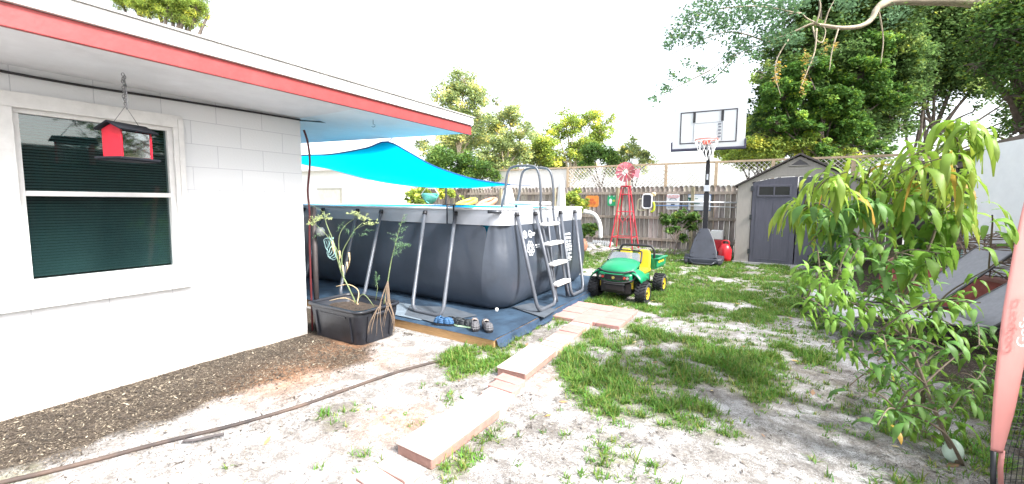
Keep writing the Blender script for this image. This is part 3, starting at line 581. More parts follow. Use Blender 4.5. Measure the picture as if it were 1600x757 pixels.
S = MB(); Dr = MB(); Fn = MB(); Fl = MB()
for P_, r_ in [([(556, 474), (545, 450), (533, 425), (525, 395), (520, 375), (510, 350), (506, 330)], .010), ([(533, 425), (528, 395), (520, 380), (505, 362), (492, 350)], .006), ([(538, 440), (534, 400), (545, 375), (556, 358), (570, 346)], .007),
    ([(530, 400), (530, 370), (540, 352), (558, 340)], .005), ([(556, 358), (575, 350), (582, 354)], .003), ([(558, 474), (560, 455), (545, 445), (525, 448)], .008), ([(560, 476), (540, 466), (515, 470)], .008), ([(556, 474), (568, 460), (585, 480)], .007), ([(506, 335), (500, 328), (480, 318)], .003)]:
    q = smoothcurve([fp(a_, b_, 3.92+.03*math.sin(i+a_)) for i, (a_, b_) in enumerate(P_)], 4); (S if r_ < .0075 or P_[-1][1] < 340 else Dr).tube(q, [.75*r_*(1-.6*i/len(q)) for i in range(len(q))], 7)
for px, py in [(497, 345), (488, 352), (556, 338), (566, 345), (580, 353), (508, 343)]: umbel(S, Fl, fp(px, py))
for px, py, dx, dz in [(528, 360, .6, .6), (545, 365, -.4, .3), (560, 368, .8, .1), (500, 365, -.6, -.3), (515, 372, .3, -.8), (570, 360, .5, 0), (550, 372, .2, .5)]: frond(Fn, fp(px, py), Vector((dx, 0, dz)).normalized(), .13)
for px, py, ln in [(530, 392, .12), (519, 378, .1), (545, 395, .13), (542, 410, .1), (535, 415, .12), (520, 385, .08)]:
    a_ = fp(px, py); Dr.tube([a_, a_+Vector((.01, .0, -ln*.5)), a_+Vector((.02*random.uniform(-1, 1), 0, -ln))], [.011, .006, .001], 5)
S.build('stem', stem, f1, smooth=True); Dr.build('dry_stalk', dry, f1, smooth=True); Fl.build('flowers', mat('fennel_flower', (.36, .42, .18), .7), f1)
o = Fn.build('fronds', mat('fennel_frond', (.17, .30, .15), .6, trans=.3), f1)
f2 = thing('fennel_plant', 'single feathery green fennel stalk with dry roots over the tub edge', 'plant', fp(601, 478, 3.95))
S = MB(); Dr = MB(); Fn = MB()
for P_, r_ in [([(600, 475), (606, 440), (611, 410), (617, 385), (624, 358), (632, 335)], .007)]:
    q = smoothcurve([fp(a_, b_, 3.93) for a_, b_ in P_], 5); S.tube(q, [r_*(1-.75*i/len(q)) for i in range(len(q))], 7)
for i in range(13):
    t_ = i/12; px = 613+t_*18; py = 400-t_*62; frond(Fn, fp(px, py, 3.93), Vector((random.choice([-1, 1, .9]), random.gauss(0, .4), .35)).normalized(), .15*(1-t_*.65), 30)
for i in range(3): frond(Fn, fp(622, 385, 3.93), Vector((1, 0, .1)), .17, 30)
frond(Fn, fp(588, 445, 3.9), Vector((0, 0, 1)), .12, 60); frond(Fn, fp(588, 440, 3.9), Vector((.5, 0, .6)), .1, 40); S.tube([fp(587, 470, 3.9), fp(590, 450, 3.9), fp(588, 440, 3.9)], .003, 5)
for i in range(10):
    a_ = 597+random.uniform(-4, 12); b_ = a_+random.uniform(-10, 10); e_ = random.uniform(500, 532)
    q = smoothcurve([fp(606, 440, 3.90), fp(a_, 470, 3.84), fp(b_, (e_+470)/2, 3.78), fp(b_+random.uniform(-4, 5), e_, 3.78)], 4); Dr.tube(q, [.006*(1-.8*k/len(q)) for k in range(len(q))], 5)
for i in range(5):
    b_ = 583+random.uniform(-8, 6); q = smoothcurve([fp(596, 480, 3.86), fp(590, 482, 3.8), fp(b_, 505, 3.76), fp(b_-3, random.uniform(515, 525), 3.76)], 4); Dr.tube(q, [.005*(1-.8*k/len(q)) for k in range(len(q))], 5)
S.build('stem', stem, f2, smooth=True); Dr.build('roots', mat('root_brown', (.16, .115, .08), .9, var=.4, scale=20), f2, smooth=True); Fn.build('fronds', MATS['fennel_frond'], f2)

# ------------------------------------------------------------------ hose on the ground
hpts = [(-3.9, -.7), (-3.62, -.2), (-3.34, .34), (-3.2, .62), (-3.08, .92), (-2.93, 1.28), (-2.80, 1.66), (-2.74, 2.0), (-2.66, 2.4), (-2.55, 2.75), (-2.46, 2.95), (-2.40, 3.10), (-2.30, 3.2)]
o = MB().tube(smoothcurve([(x, y, float(gz(np.array(x), np.array(y)))+.010) for x, y in hpts], 6), .0135, 10).build('garden_hose', mat('brown_hose', (.03, .028, .032), .7, var=.5, scale=3, var2=(.12, .08, .06)), org=T((-2.8, 1.7, 0)), smooth=True); tag(o, 'long dark hose lying across the sand from the house to the platform', 'hose')
br = MB()
for P_ in [([(-2.96, 1.0), (-2.91, 1.05), (-2.87, 1.12), (-2.84, 1.17)], .009)]: br.tube(smoothcurve([(x, y, .018) for x, y in P_[0]], 4), P_[1], 6)
o = br.build('bark_strip', mat('bark_dark', (.09, .08, .08), .9, var=.4), org=T((-2.88, 1.1, 0)), smooth=True); tag(o, 'short dark strip of bark beside the hose', 'bark')

# ------------------------------------------------------------------ paving
pink = mat('pink_concrete', (.40, .225, .20), .9, var=.16, scale=14, bump=.25, bscale=90, tint=False); pale = mat('pale_pink_brick', (.50, .34, .30), .9, var=.22, scale=12, bump=.3, bscale=80)
slabm = mat('slab_top', (.62, .54, .49), .9, var=.16, scale=10, bump=.3, bscale=70)
cn = [['left', 'middle', 'right'], ['near', 'middle', 'far']]
for i in range(3):
    for j in range(3):
        x, y = -2.10+.292*i, 4.83+.292*j; z = .022+random.uniform(-.004, .004)
        o = MB().box((0, 0, 0), (.285, .285, .04), random.uniform(-.012, .012)).build('paver', pink, org=T((x, y, z)), bevel=.004, world=True) if False else None
        m_ = MB().box((x, y, z), (.286, .286, .045), random.uniform(-.015, .015)); o = m_.build('paver', pink, org=T((x, y, z)), bevel=.005)
        nm = 'the centre one' if i == 1 and j == 1 else '%s one of its %s row' % (cn[0][i], cn[1][j])
        tag(o, 'square pink paver, %s in the patio by the toy car' % nm, 'paver', 'square pavers of the small patio')
def edge(y): return float(np.interp(y, [1.2, 2.35, 3.0, 4.7], [-1.64, -1.62, -1.75, -1.82]))
ys = [.85, .98, 1.11, 1.24, 1.37, 1.50, 2.39, 2.52, 2.65, 2.78] + [3.58+.135*k for k in range(9)]
for k, y in enumerate(ys):
    x = edge(y); z = .012+random.uniform(-.004, .006); m_ = MB().box((x, y, z), (.235, .122, .06), random.uniform(-.06, .06)-.03); o = m_.build('brick', pale if random.random() < .65 else pink, org=T((x, y, z)), bevel=.006)
    if k < 6: l_ = 'narrow pink edging brick before the front slab, number %s from it' % ['six', 'five', 'four', 'three', 'two', 'one'][k]
    elif k < 10: l_ = 'narrow pink brick between the two raised slabs, %s from the front slab' % ['first', 'second', 'third', 'fourth'][k-6]
    else: l_ = 'narrow pink brick in the edging past the far slab, %s counted from the slab' % ['first', 'second', 'third', 'fourth', 'fifth', 'sixth', 'seventh', 'eighth', 'ninth'][k-10]
    tag(o, l_, 'brick', 'bricks of the edging path')
for (x, y, rz, ln, l_) in [(-1.625, 1.95, -.02, .68, 'large raised concrete slab in the brick edging nearest the camera'), (-1.76, 3.19, .04, .66, 'large raised concrete slab in the brick edging, the farther one')]:
    s_ = thing('paving_slab', l_, 'slab', (x, y, .05), rz, 'raised slabs of the edging')
    MB().box((0, 0, -.014), (.275, ln-.01, .065)).build('base', mat('slab_side', (.34, .20, .165), .9, var=.25, scale=14, bump=.4), s_, False, bevel=.01)
    MB().box((0, 0, .025), (.285, ln, .014)).build('top', slabm, s_, False, bevel=.006)

# ------------------------------------------------------------------ shoes
def shoe(px, py, rz, up_, sole, lab, grp, strap=None, ln=.24, kind=0):
    p = UZ(px, py, .112); t_ = thing('shoe', lab, 'shoe', (p.x, p.y, .106), rz, grp)
    out = [(-.5, -.0), (-.46, .11), (-.3, .14), (0, .13), (.25, .19), (.42, .16), (.5, .03), (.47, -.09), (.3, -.17), (0, -.13), (-.3, -.14), (-.46, -.11)]
    out = [(a_*ln, b_*ln*1.05) for a_, b_ in out]
    MB().prism(out, T((0, 0, 0)), .022).build('sole', sole, t_, False, bevel=.004)
    rows = []
    for k, (s_, z_) in enumerate([(1., .022), (1.0, .04), (.93, .055), (.75, .075), (.55, .082)] if kind == 0 else [(1, .022), (1.02, .045), (.95, .07), (.8, .085), (.6, .088)]):
        r_ = [Vector((a_*s_+(0 if k < 3 else .02*(k-2)*.2), b_*s_, z_*(1 if a_ > -.1*ln else 1.15))) for a_, b_ in out]; rows.append(r_+[r_[0]])
    up2 = MB(); 
    for a_ in range(len(rows)-1):
        for i in range(12):
            cx = (out[i][0]+out[(i+1) % 12][0])/2
            if a_ >= 3 and cx < .12*ln: continue
            up2.add([rows[a_][i], rows[a_][i+1], rows[a_+1][i+1], rows[a_+1][i]], [(0, 1, 2, 3)])
    r_ = rows[-1]; up2.add([r_[3], r_[4], r_[5], r_[6], r_[7], r_[8], r_[9]], [tuple(range(7))])
    up2.build('upper', up_, t_, False, smooth=True, solid=.006)
    MB().prism([(a_*.7-.02, b_*.62) for a_, b_ in out], T((0, 0, .024)), .003).build('insole', black, t_, False)
    if strap is not None:
        MB().tube([(-.05, -.036, .05), (-.05, -.03, .085), (-.04, 0, .1), (-.05, .03, .085), (-.05, .036, .05)], .009, 6).build('strap', strap, t_, False, smooth=True)
lime = mat('lime_sole', (.55, .75, .50), .5); bsh = mat('shoe_black', (.02, .025, .03), .6); gsh = mat('shoe_grey', (.11, .11, .12), .6); bl = mat('shoe_blue', (.03, .10, .22), .6)
shoe(694, 507, .35, bl, black, 'blue slip-on shoe, leftmost of the shoes on the platform', 'shoes on the platform', bl)
shoe(711, 507, .2, bsh, lime, 'black shoe with pale green sole next to the blue shoe', 'shoes on the platform')
shoe(727, 510, .2, bsh, lime, 'black shoe with pale green sole next to the grey sandals', 'shoes on the platform')
shoe(742, 513, -.9, gsh, black, 'grey closed sandal, left one of the grey pair', 'shoes on the platform', mat('strap_tan', (.40, .32, .28), .6), .24, 1)
shoe(761, 515, -.7, gsh, black, 'grey closed sandal nearest the platform corner', 'shoes on the platform', MATS['strap_tan'], .24, 1)

# ------------------------------------------------------------------ toy car
cg = mat('toy_green', (.01, .23, .10), .32, var=.12); cy_ = mat('toy_yellow', (.72, .52, .03), .4, var=.1); tyre = mat('toy_tyre', (.022, .023, .027), .55, var=.3)
car = thing('toy_car', 'green toy utility car with yellow seat and wheels parked on the lawn', 'toy car', (-1.83, 6.18, .0), math.radians(-3)); 
def wheel(x, y, s_):
    w_ = MB(); n_ = 20; R_ = .158; M_ = Matrix.Rotation(PI/2, 3, 'Y')
    w_.lathe([(.085, -.075), (.125, -.085), (R_-.015, -.07), (R_-.004, -.03), (R_-.004, .03), (R_-.015, .07), (.125, .085), (.085, .075), (.085, .0), (.085, -.075)], (x, y, R_), 28, M_, False)
    for k in range(n_):
        a_ = 2*PI*k/n_
        for sd in (-1, 1):
            aa = a_+sd*.08; c_ = Vector((x+sd*.042, y+R_*math.cos(aa), R_+R_*math.sin(aa))); w_.box(c_, (.07, .022, .02), M=Matrix.Rotation(aa-PI/2, 3, 'X') @ Matrix.Rotation(sd*.5, 3, 'Z'))
    o = w_.build('wheel', tyre, car, False)
    MB().lathe([(.0, .055), (.04, .06), (.05, .05), (.075, .05), (.088, .078), (.092, .078), (.092, .04), (.02, .03)] if s_ > 0 else [(.0, -.055), (.04, -.06), (.05, -.05), (.075, -.05), (.088, -.078), (.092, -.078), (.092, -.04), (.02, -.03)], (x, y, R_), 24, M_).build('rim', cy_, o, False, smooth=True)
    MB().lathe([(.022, s_*.058), (.022, s_*.072), (.01, s_*.076)], (x, y, R_), 12, M_).build('hub_cap', black, o, False)
    hm = MB()
    for k in range(5): a_ = 2*PI*k/5; hm.box((x+s_*.056, y+.055*math.cos(a_), R_+.055*math.sin(a_)), (.006, .022, .028), M=Matrix.Rotation(a_, 3, 'X'))
    hm.build('vent', black, o, False)
for x, y in ((-.37, -.02), (.37, -.02), (-.37, .90), (.37, .90)): wheel(x, y, 1 if x > 0 else -1)
bd = []
# hood: rows front to back
for (y, z, wd_, ar) in [(-.22, .43, .25, .0), (-.20, .485, .265, .012), (-.10, .525, .27, .025), (.05, .555, .27, .03), (.20, .59, .26, .03)]:
    bd.append([Vector((wd_*s_, y+.05*abs(s_)**2*(1 if y < 0 else 0), z+ar*(1-s_*s_)-.02*abs(s_)**3)) for s_ in np.linspace(-1, 1, 13)])
hd = MB().grid(bd); hd.build('hood', cg, car, False, smooth=True, solid=.02)
MB().grid([[Vector((.26*s_, -.235+.05*s_*s_, z)) for s_ in np.linspace(-1, 1, 11)] for z in (.33, .36, .40, .445)]).build('nose', cg, car, False, smooth=True, solid=.03)
MB().grid([[Vector((.13*s_, -.262+.012*s_*s_, z)) for s_ in np.linspace(-1, 1, 7)] for z in (.345, .43)]).build('grille', black, car, False, solid=.012)
MB().lathe([(.022, -.004), (.022, .004)], (0, -.274, .385), 16, Matrix.Rotation(PI/2, 3, 'X')).build('badge', mat('badge', (.45, .42, .1), .4), car, False)
for s_ in (-1, 1):
    o = MB().box((s_*.185, -.250, .388), (.10, .02, .062), -s_*-.12).build('headlight_housing', black, car, False, bevel=.006)
    MB().lathe([(.02, -.004), (.018, .01)], (s_*.165, -.264, .388), 14, Matrix.Rotation(PI/2, 3, 'X')).build('headlight', mat('lamp_red', (.45, .06, .04), .25), o, False)
    MB().lathe([(.02, -.004), (.018, .01)], (s_*.208, -.258, .388), 14, Matrix.Rotation(PI/2, 3, 'X')).build('headlight', mat('lamp_clear', (.35, .33, .28), .2), o, False)
    MB().grid([[Vector((s_*(.24+.16*t_), -.20+.40*u, .50-.13*t_*t_-.10*(abs(u-.45)*1.4)**2)) for t_ in np.linspace(0, 1, 6)] for u in np.linspace(0, 1, 8)]).build('fender', cg, car, False, smooth=True, solid=.014)
    MB().lathe([(.026, 0), (.026, .14)], (s_*.235, -.12, .22), 12).build('spring', mat('spring_yellow', (.45, .33, .02), .5), car, False)
    MB().bb((s_*.10, .42, .36), (s_*.26, .78, .44)).build('seat', cy_, car, False, bevel=.03)
    MB().prism([(-.11, 0), (.11, 0), (.10, .27), (.06, .31), (-.06, .31), (-.10, .27)], frameM((s_*.155, .66, .42), (1, 0, 0), (0, .18, 1)), -.06).build('backrest', cy_, car, False, bevel=.02)
gb = MB().tube(smoothcurve([(-.26, -.17, .49), (-.15, -.27, .47), (0, -.29, .465), (.15, -.27, .47), (.26, -.17, .49), (.30, -.16, .44), (.27, -.19, .36), (.15, -.28, .325), (0, -.30, .315), (-.15, -.28, .325), (-.27, -.19, .36), (-.30, -.16, .44), (-.26, -.17, .49)], 5), .014, 8); gb.build('guard_bar', black, car, False, smooth=True)
MB().bb((-.24, -.16, .13), (.24, .1, .30)).bb((-.15, -.22, .17), (.15, -.16, .27)).bb((-.2, .1, .12), (.2, .98, .26)).build('chassis', black, car, False, bevel=.02)
MB().bb((-.16, -.235, .275), (.16, -.215, .30)).build('bumper', mat('bumper_grey', (.12, .13, .15), .4), car, False, bevel=.006)
for y_ in (0, .9): MB().tube([(-.32, y_, .158), (.32, y_, .158)], .02, 8).build('axle', black, car, False)
MB().prism([(-.25, 0), (.25, 0), (.22, .13), (.18, .15), (-.18, .15), (-.22, .13)], frameM((0, .20, .585), (1, 0, 0), (0, .75, 1)), .006).build('windshield', glass('windshield', (.9, .93, .93), .45, .12), car, False)
MB().tube(smoothcurve([(-.265, .17, .57), (-.24, .30, .70), (-.18, .33, .735), (.18, .33, .735), (.24, .30, .70), (.265, .17, .57)], 4), .012, 8).build('windshield_frame', black, car, False, smooth=True)
MB().bb((-.28, .22, .26), (-.24, .62, .50)).bb((.24, .22, .26), (.28, .62, .36)).bb((-.24, .20, .26), (.24, .23, .56)).build('cab_side', cg, car, False, bevel=.01)
MB().lathe([(.085, -.008), (.1, 0), (.085, .008), (.07, 0), (.085, -.008)], (-.12, .40, .60), 20, Matrix.Rotation(.9, 3, 'X')).build('steering_wheel', black, car, False, smooth=True)
MB().tube(smoothcurve([(-.29, .82, .40), (-.29, .82, .66), (-.26, .82, .75), (-.18, .82, .775), (.18, .82, .775), (.26, .82, .75), (.29, .82, .66), (.29, .82, .40)], 4), .019, 10).build('roll_bar', black, car, False, smooth=True)
bx_ = MB(); bx_.bb((-.33, .80, .40), (.33, 1.32, .43)).bb((-.35, .80, .43), (-.32, 1.34, .58)).bb((.32, .80, .43), (.35, 1.34, .58)).bb((-.32, .80, .43), (.32, .83, .58)).bb((-.32, 1.30, .43), (.32, 1.33, .58)).bb((-.38, .78, .56), (-.34, 1.35, .585)).bb((.34, .78, .56), (.38, 1.35, .585))
cb_ = bx_.build('cargo_box', cg, car, False, bevel=.008)
MB().bb((.351, .86, .50), (.354, 1.2, .53)).build('stripe', cy_, cb_, False)

# ------------------------------------------------------------------ red garden windmill
mr = mat('mill_red', (.55, .035, .06), .45, var=.15); mp_ = mat('mill_pink', (.60, .16, .20), .45, var=.1)
ml = thing('garden_windmill', 'red metal garden windmill tower standing before the fence', 'windmill', (-3.80, 13.25, 0))
tw = MB(); hb_, ht_ = .37, .10; 
def lg(sx, sy, z): k = hb_+(ht_-hb_)*z/2.0; return Vector((sx*k, sy*k, z))
for sx in (-1, 1):
    for sy in (-1, 1): MB().tube([lg(sx, sy, 0), lg(sx, sy, 2.02)], .022, 6).build('leg', mr, ml, False)
bcs = MB()
for z in (.38, 1.2, 1.75, 2.0):
    c4 = [lg(-1, -1, z), lg(1, -1, z), lg(1, 1, z), lg(-1, 1, z)]
    for i in range(4): bcs.tube([c4[i], c4[(i+1) % 4]], .014, 5)
for z0_, z1_ in ((.38, 1.2),):
    for (a_, b_) in (((-1, -1), (1, -1)), ((1, -1), (1, 1)), ((1, 1), (-1, 1)), ((-1, 1), (-1, -1))):
        m_ = (lg(*a_, .75)+lg(*b_, .75))/2; m_.z = .85; bcs.tube([lg(*a_, 1.15), m_], .010, 5); bcs.tube([lg(*b_, 1.15), m_], .010, 5); bcs.tube([m_, m_-Vector((0, 0, .35))], .01, 5)
bcs.build('brace', mr, ml, False); MB().bb((-.14, -.14, 2.0), (.14, .14, 2.03)).tube([(0, 0, 2.0), (0, 0, 2.42)], .02, 8).build('top_plate', mr, ml, False)
wl = MB(); 
for k in range(12):
    a_ = 2*PI*k/12; M_ = Matrix.Translation((0, -.12, 2.46)) @ Matrix.Rotation(a_, 4, 'Y') @ Matrix.Rotation(.35, 4, 'Z')
    wl.prism([(-.022, .10), (.022, .10), (.072, .31), (-.072, .31)], M_ @ Matrix.Rotation(PI/2, 4, 'X'), .004)
whl = wl.build('wheel', mp_, ml, False); MB().lathe([(.05, -.03), (.05, .02), (.02, .05)], (0, -.12, 2.46), 14, Matrix.Rotation(PI/2, 3, 'X')).build('hub', off, whl, False)
MB().tube([(0, -.1, 2.46), (.1, .25, 2.46)], .012, 6).prism([(.0, -.10), (.25, -.17), (.28, .14), (.03, .06)], frameM((.10, .25, 2.46), (.6, .5, 0), (0, 0, 1)), .006).build('tail_vane', mp_, ml, False)

# ------------------------------------------------------------------ basketball hoop
bh = thing('basketball_hoop', 'portable basketball hoop on black pole with dark wedge base', 'basketball hoop', (-1.2, 11.15, 0), math.radians(4))
bm = mat('hoop_base', (.035, .04, .055), .5, var=.25, bump=.1); bp_ = mat('hoop_pole', (.012, .012, .018), .4, var=.2)
MB().prism([(-.42, -.42), (-.30, -.5), (.30, -.5), (.42, -.42), (.46, .3), (.3, .42), (-.3, .42), (-.46, .3)], T((0, 0, .05)), .13).build('base', bm, bh, False, bevel=.03)
MB().tube([(-.28, -.52, .12), (-.20, -.58, .06), (.20, -.58, .06), (.28, -.52, .12)], .02, 8).build('handle', dark, bh, False, smooth=True)
pl_ = MB().prism([(-.30, 0), (-.16, -.03), (0, -.04), (.16, -.03), (.30, 0), (.30, .14), (.22, .46), (.10, .74), (-.10, .74), (-.22, .46), (-.30, .14)], frameM((0, -.46, .20), (1, 0, 0), (0, .42, 1)), -.22).build('ballast_cover', bm, bh, False, bevel=.02)
for x, y in ((-.23, .1), (.23, .1), (-.16, .42), (.16, .42), (-.1, .62)):
    M_ = frameM((0, -.46, .20), (1, 0, 0), (0, .42, 1)); c_ = M_ @ Vector((x, y, .002)); MB().lathe([(.018, -.004), (.018, .004)], c_, 10, M_.to_3x3()).build('bolt', black, pl_, False)
for s_ in (-1, 1): MB().lathe([(.07, -.03), (.07, .03)], (s_*.36, -.46, .07), 16, Matrix.Rotation(PI/2, 3, 'Y')).build('wheel', black, bh, False)
MB().bb((-.058, -.058, .5), (.058, .058, 1.75)).build('pole_section', bp_, bh, False, bevel=.01)
MB().bb((-.047, -.047, 1.75), (.047, .047, 2.45)).bar((0, 0, 2.4), (0, -.10, 3.05), .08).build('pole_section', bp_, bh, False, bevel=.008)
MB().bb((-.066, -.066, 1.78), (.066, .066, 1.93)).bb((-.02, -.075, 2.06), (.02, -.05, 2.2)).build('adjuster', mat('adjust_white', (.55, .58, .66), .5), bh, False, bevel=.006)
yB = -1.05
for s_ in (-1, 1):
    MB().bar((s_*.06, -.05, 2.62), (s_*.18, yB+.03, 3.05), .035, .05).build('arm', bp_, bh, False)
    MB().bar((s_*.06, -.10, 3.02), (s_*.26, yB+.03, 3.47), .035, .05).build('arm', bp_, bh, False)
bbd = MB().bb((-.73, yB, 2.80), (.73, yB+.025, 3.86)).build('backboard', mat('board_white', (.82, .84, .85), .3, var=.03, trans=.5), bh, False, bevel=.01); bbd.location.z -= .10
MB().bb((-.74, yB-.02, 2.76), (.74, yB+.04, 2.82)).bb((-.755, yB-.021, 2.76), (-.72, yB+.041, 2.98)).bb((.72, yB-.021, 2.76), (.755, yB+.041, 2.98)).build('edge_pad', mat('pad_navy', (.03, .03, .06), .6), bbd, False, bevel=.012)
ln_ = MB()
for a_, b_ in [((-.55, 2.92), (.55, 2.945)), ((-.55, 3.60), (.55, 3.625)), ((-.57, 2.92), (-.545, 3.625)), ((.545, 2.92), (.57, 3.625))]: ln_.bb((a_[0], yB-.004, a_[1]), (b_[0], yB-.001, b_[1]))
ln_.build('border_line', mat('line_black', (.04, .035, .05), .5), bbd, False)
ln_ = MB()
for a_, b_ in [((-.29, 2.96), (-.278, 3.36)), ((.278, 2.96), (.29, 3.36)), ((-.29, 3.36), (.29, 3.37))]: ln_.bb((a_[0], yB-.0045, a_[1]), (b_[0], yB-.0015, b_[1]))
ln_.build('target_square', mat('line_grey', (.25, .26, .30), .5), bbd, False)
for s_ in (-1, 1): MB().bb((s_*.28-.026, yB-.012, 3.38), (s_*.28+.026, yB-.003, 3.61)).build('mount_strip', black, bbd, False)
for k, z_ in enumerate((3.30, 3.24, 3.17, 3.10, 3.03)): MB().bb((.20+.008*(k % 2), yB-.008, z_), (.262, yB-.003, z_+.035)).build('decal', mat('decal_grey', (.16, .17, .20), .5), bbd, False)
rim_ = MB().tube([(.225*math.cos(t_), yB-.10-.225+.225*math.sin(t_), 2.95) for t_ in np.linspace(0, 2*PI, 33)], .010, 8).bb((-.08, yB-.12, 2.88), (.08, yB-.005, 2.97)).build('rim', mat('rim_orange', (.60, .13, .09), .4), bh, False, smooth=False); rim_.location.z -= .10
nt_ = MB(); cN = Vector((0, yB-.325, 2.94))
for k in range(12):
    for sg_ in (-1, 1):
        pts = []
        for j in range(7): t_ = j/6; a_ = 2*PI*(k+sg_*t_*1.5)/12; r_ = .225*(1-t_)+.11*t_+.01*math.sin(9*t_); pts.append(cN+Vector((r_*math.cos(a_), r_*math.sin(a_), -.42*t_)))
        nt_.tube(pts, .005, 4, False)
nt_.build('net', mat('net_white', (.78, .78, .78), .8), rim_, False)

# ------------------------------------------------------------------ shed
sh = thing('garden_shed', 'beige resin garden shed with grey double doors and gable roof', 'shed', (.68, 11.75, 0))
sw = mat('shed_beige', (.38, .35, .32), .6, var=.10, scale=5, stretch=(6, 6, 1), bump=.25, bscale=25); sd_ = mat('shed_door_grey', (.095, .095, .125), .55, var=.14, scale=4, stretch=(8, 8, 1), bump=.25, bscale=30)
hw, dp, ze, zp = 1.24, 2.3, 1.93, 2.62
arch = [(-.93, 2.02), (-.6, 2.10), (-.3, 2.135), (0, 2.145), (.3, 2.135), (.6, 2.10), (.93, 2.02)]
FM = frameM((0, 0, 0), (1, 0, 0), (0, 0, 1))
f_ = MB(); o_l = [(-hw, 0), (-.93, 0), (-.93, 2.02), (-hw, ze)]; f_.prism(o_l, FM, -.06); f_.prism([(-x, z) for x, z in o_l][::-1], FM, -.06)
f_.prism([(-hw, ze)]+arch+[(hw, ze), (0, zp-.02)], FM, -.06); f_.bb((-hw, .06, 0), (-hw+.05, dp, ze)).bb((hw-.05, .06, 0), (hw, dp, ze)).bb((-hw+.05, dp-.05, 0), (hw-.05, dp, ze))
f_.build('wall', sw, sh, False)
gr_ = MB()
for k in range(7):
    z_ = 2.17+k*.062; xw = hw*(zp-z_)/(zp-ze)*.95; 
    if xw > .1: gr_.bb((-min(xw, 1.2), -.006, z_), (min(xw, 1.2), -.001, z_+.012))
gr_.build('siding', sw, sh, False)
MB().prism([(-.17, 2.40), (.17, 2.40), (0, 2.52)], frameM((0, -.012, 0), (1, 0, 0), (0, 0, 1)), .02).build('vent', mat('vent_dark', (.10, .095, .10), .7), sh, False)
MB().tube([(-.2, -.02, 2.385), (.2, -.02, 2.385), (0, -.02, 2.545), (-.2, -.02, 2.385)], .016, 6).build('vent_frame', sw, sh, False)
for s_ in (-1, 1):
    pts = [(x, z-.015) for x, z in arch if x*s_ >= -1e-6]; pts = sorted([(abs(x), z) for x, z in pts]); pts = [(s_*(.012 if x < .01 else x-.012*(x > .9)), z) for x, z in pts]
    dr_ = MB().prism([(s_*.012, .05)]+pts+[(s_*.918, .05)], frameM((0, -.012, 0), (1, 0, 0), (0, 0, 1)), -.035).build('door', sd_, sh, False, bevel=.004)
    fr_ = MB()
    for a_, b_ in [((.12, 1.66), (.82, 1.70)), ((.12, 1.90), (.82, 1.945)), ((.12, 1.70), (.16, 1.90)), ((.78, 1.70), (.82, 1.90)), ((.455, 1.70), (.485, 1.90))]: fr_.bb((s_*a_[0], -.035, a_[1]), (s_*b_[0], -.013, b_[1]))
    fr_.build('window_frame', sd_, dr_, False, bevel=.004)
    for a_, b_ in ((.16, .455), (.485, .78)): MB().bb((s_*a_, -.018, 1.70), (s_*b_, -.014, 1.90)).build('pane', mat('shed_pane', (.015, .018, .02), .1), dr_, False)
    pn = MB()
    for x_ in (.1, .46, .82): pn.bb((s_*x_-.012, -.018, .14), (s_*x_+.012, -.0125, 1.60))
    pn.bb((s_*.1, -.0185, .12), (s_*.82, -.0125, .145)); pn.build('moulding', sd_, dr_, False, bevel=.003)
    for z_ in (.25, 1.1, 1.8): MB().bb((s_*.90, -.04, z_), (s_*.955, -.012, z_+.12)).build('hinge', dark, dr_, False)
MB().bb((.03, -.05, .95), (.055, -.012, 1.12)).build('handle', dark, sh, False, bevel=.004)
rf = MB()
for s_ in (-1, 1): rf.add([(0, -.10, zp+.035), (0, dp+.08, zp+.035), (s_*(hw+.07), dp+.08, ze-.01), (s_*(hw+.07), -.10, ze-.01)], [(0, 1, 2, 3)])
rf.build('roof', mat('shed_roof', (.075, .065, .065), .8, var=.2, bump=.3), sh, False, solid=.035)
MB().bb((-hw-.04, -.06, -.02), (hw+.04, dp, .045)).build('floor_plate', mat('shed_plate', (.40, .40, .40), .8), sh, False)

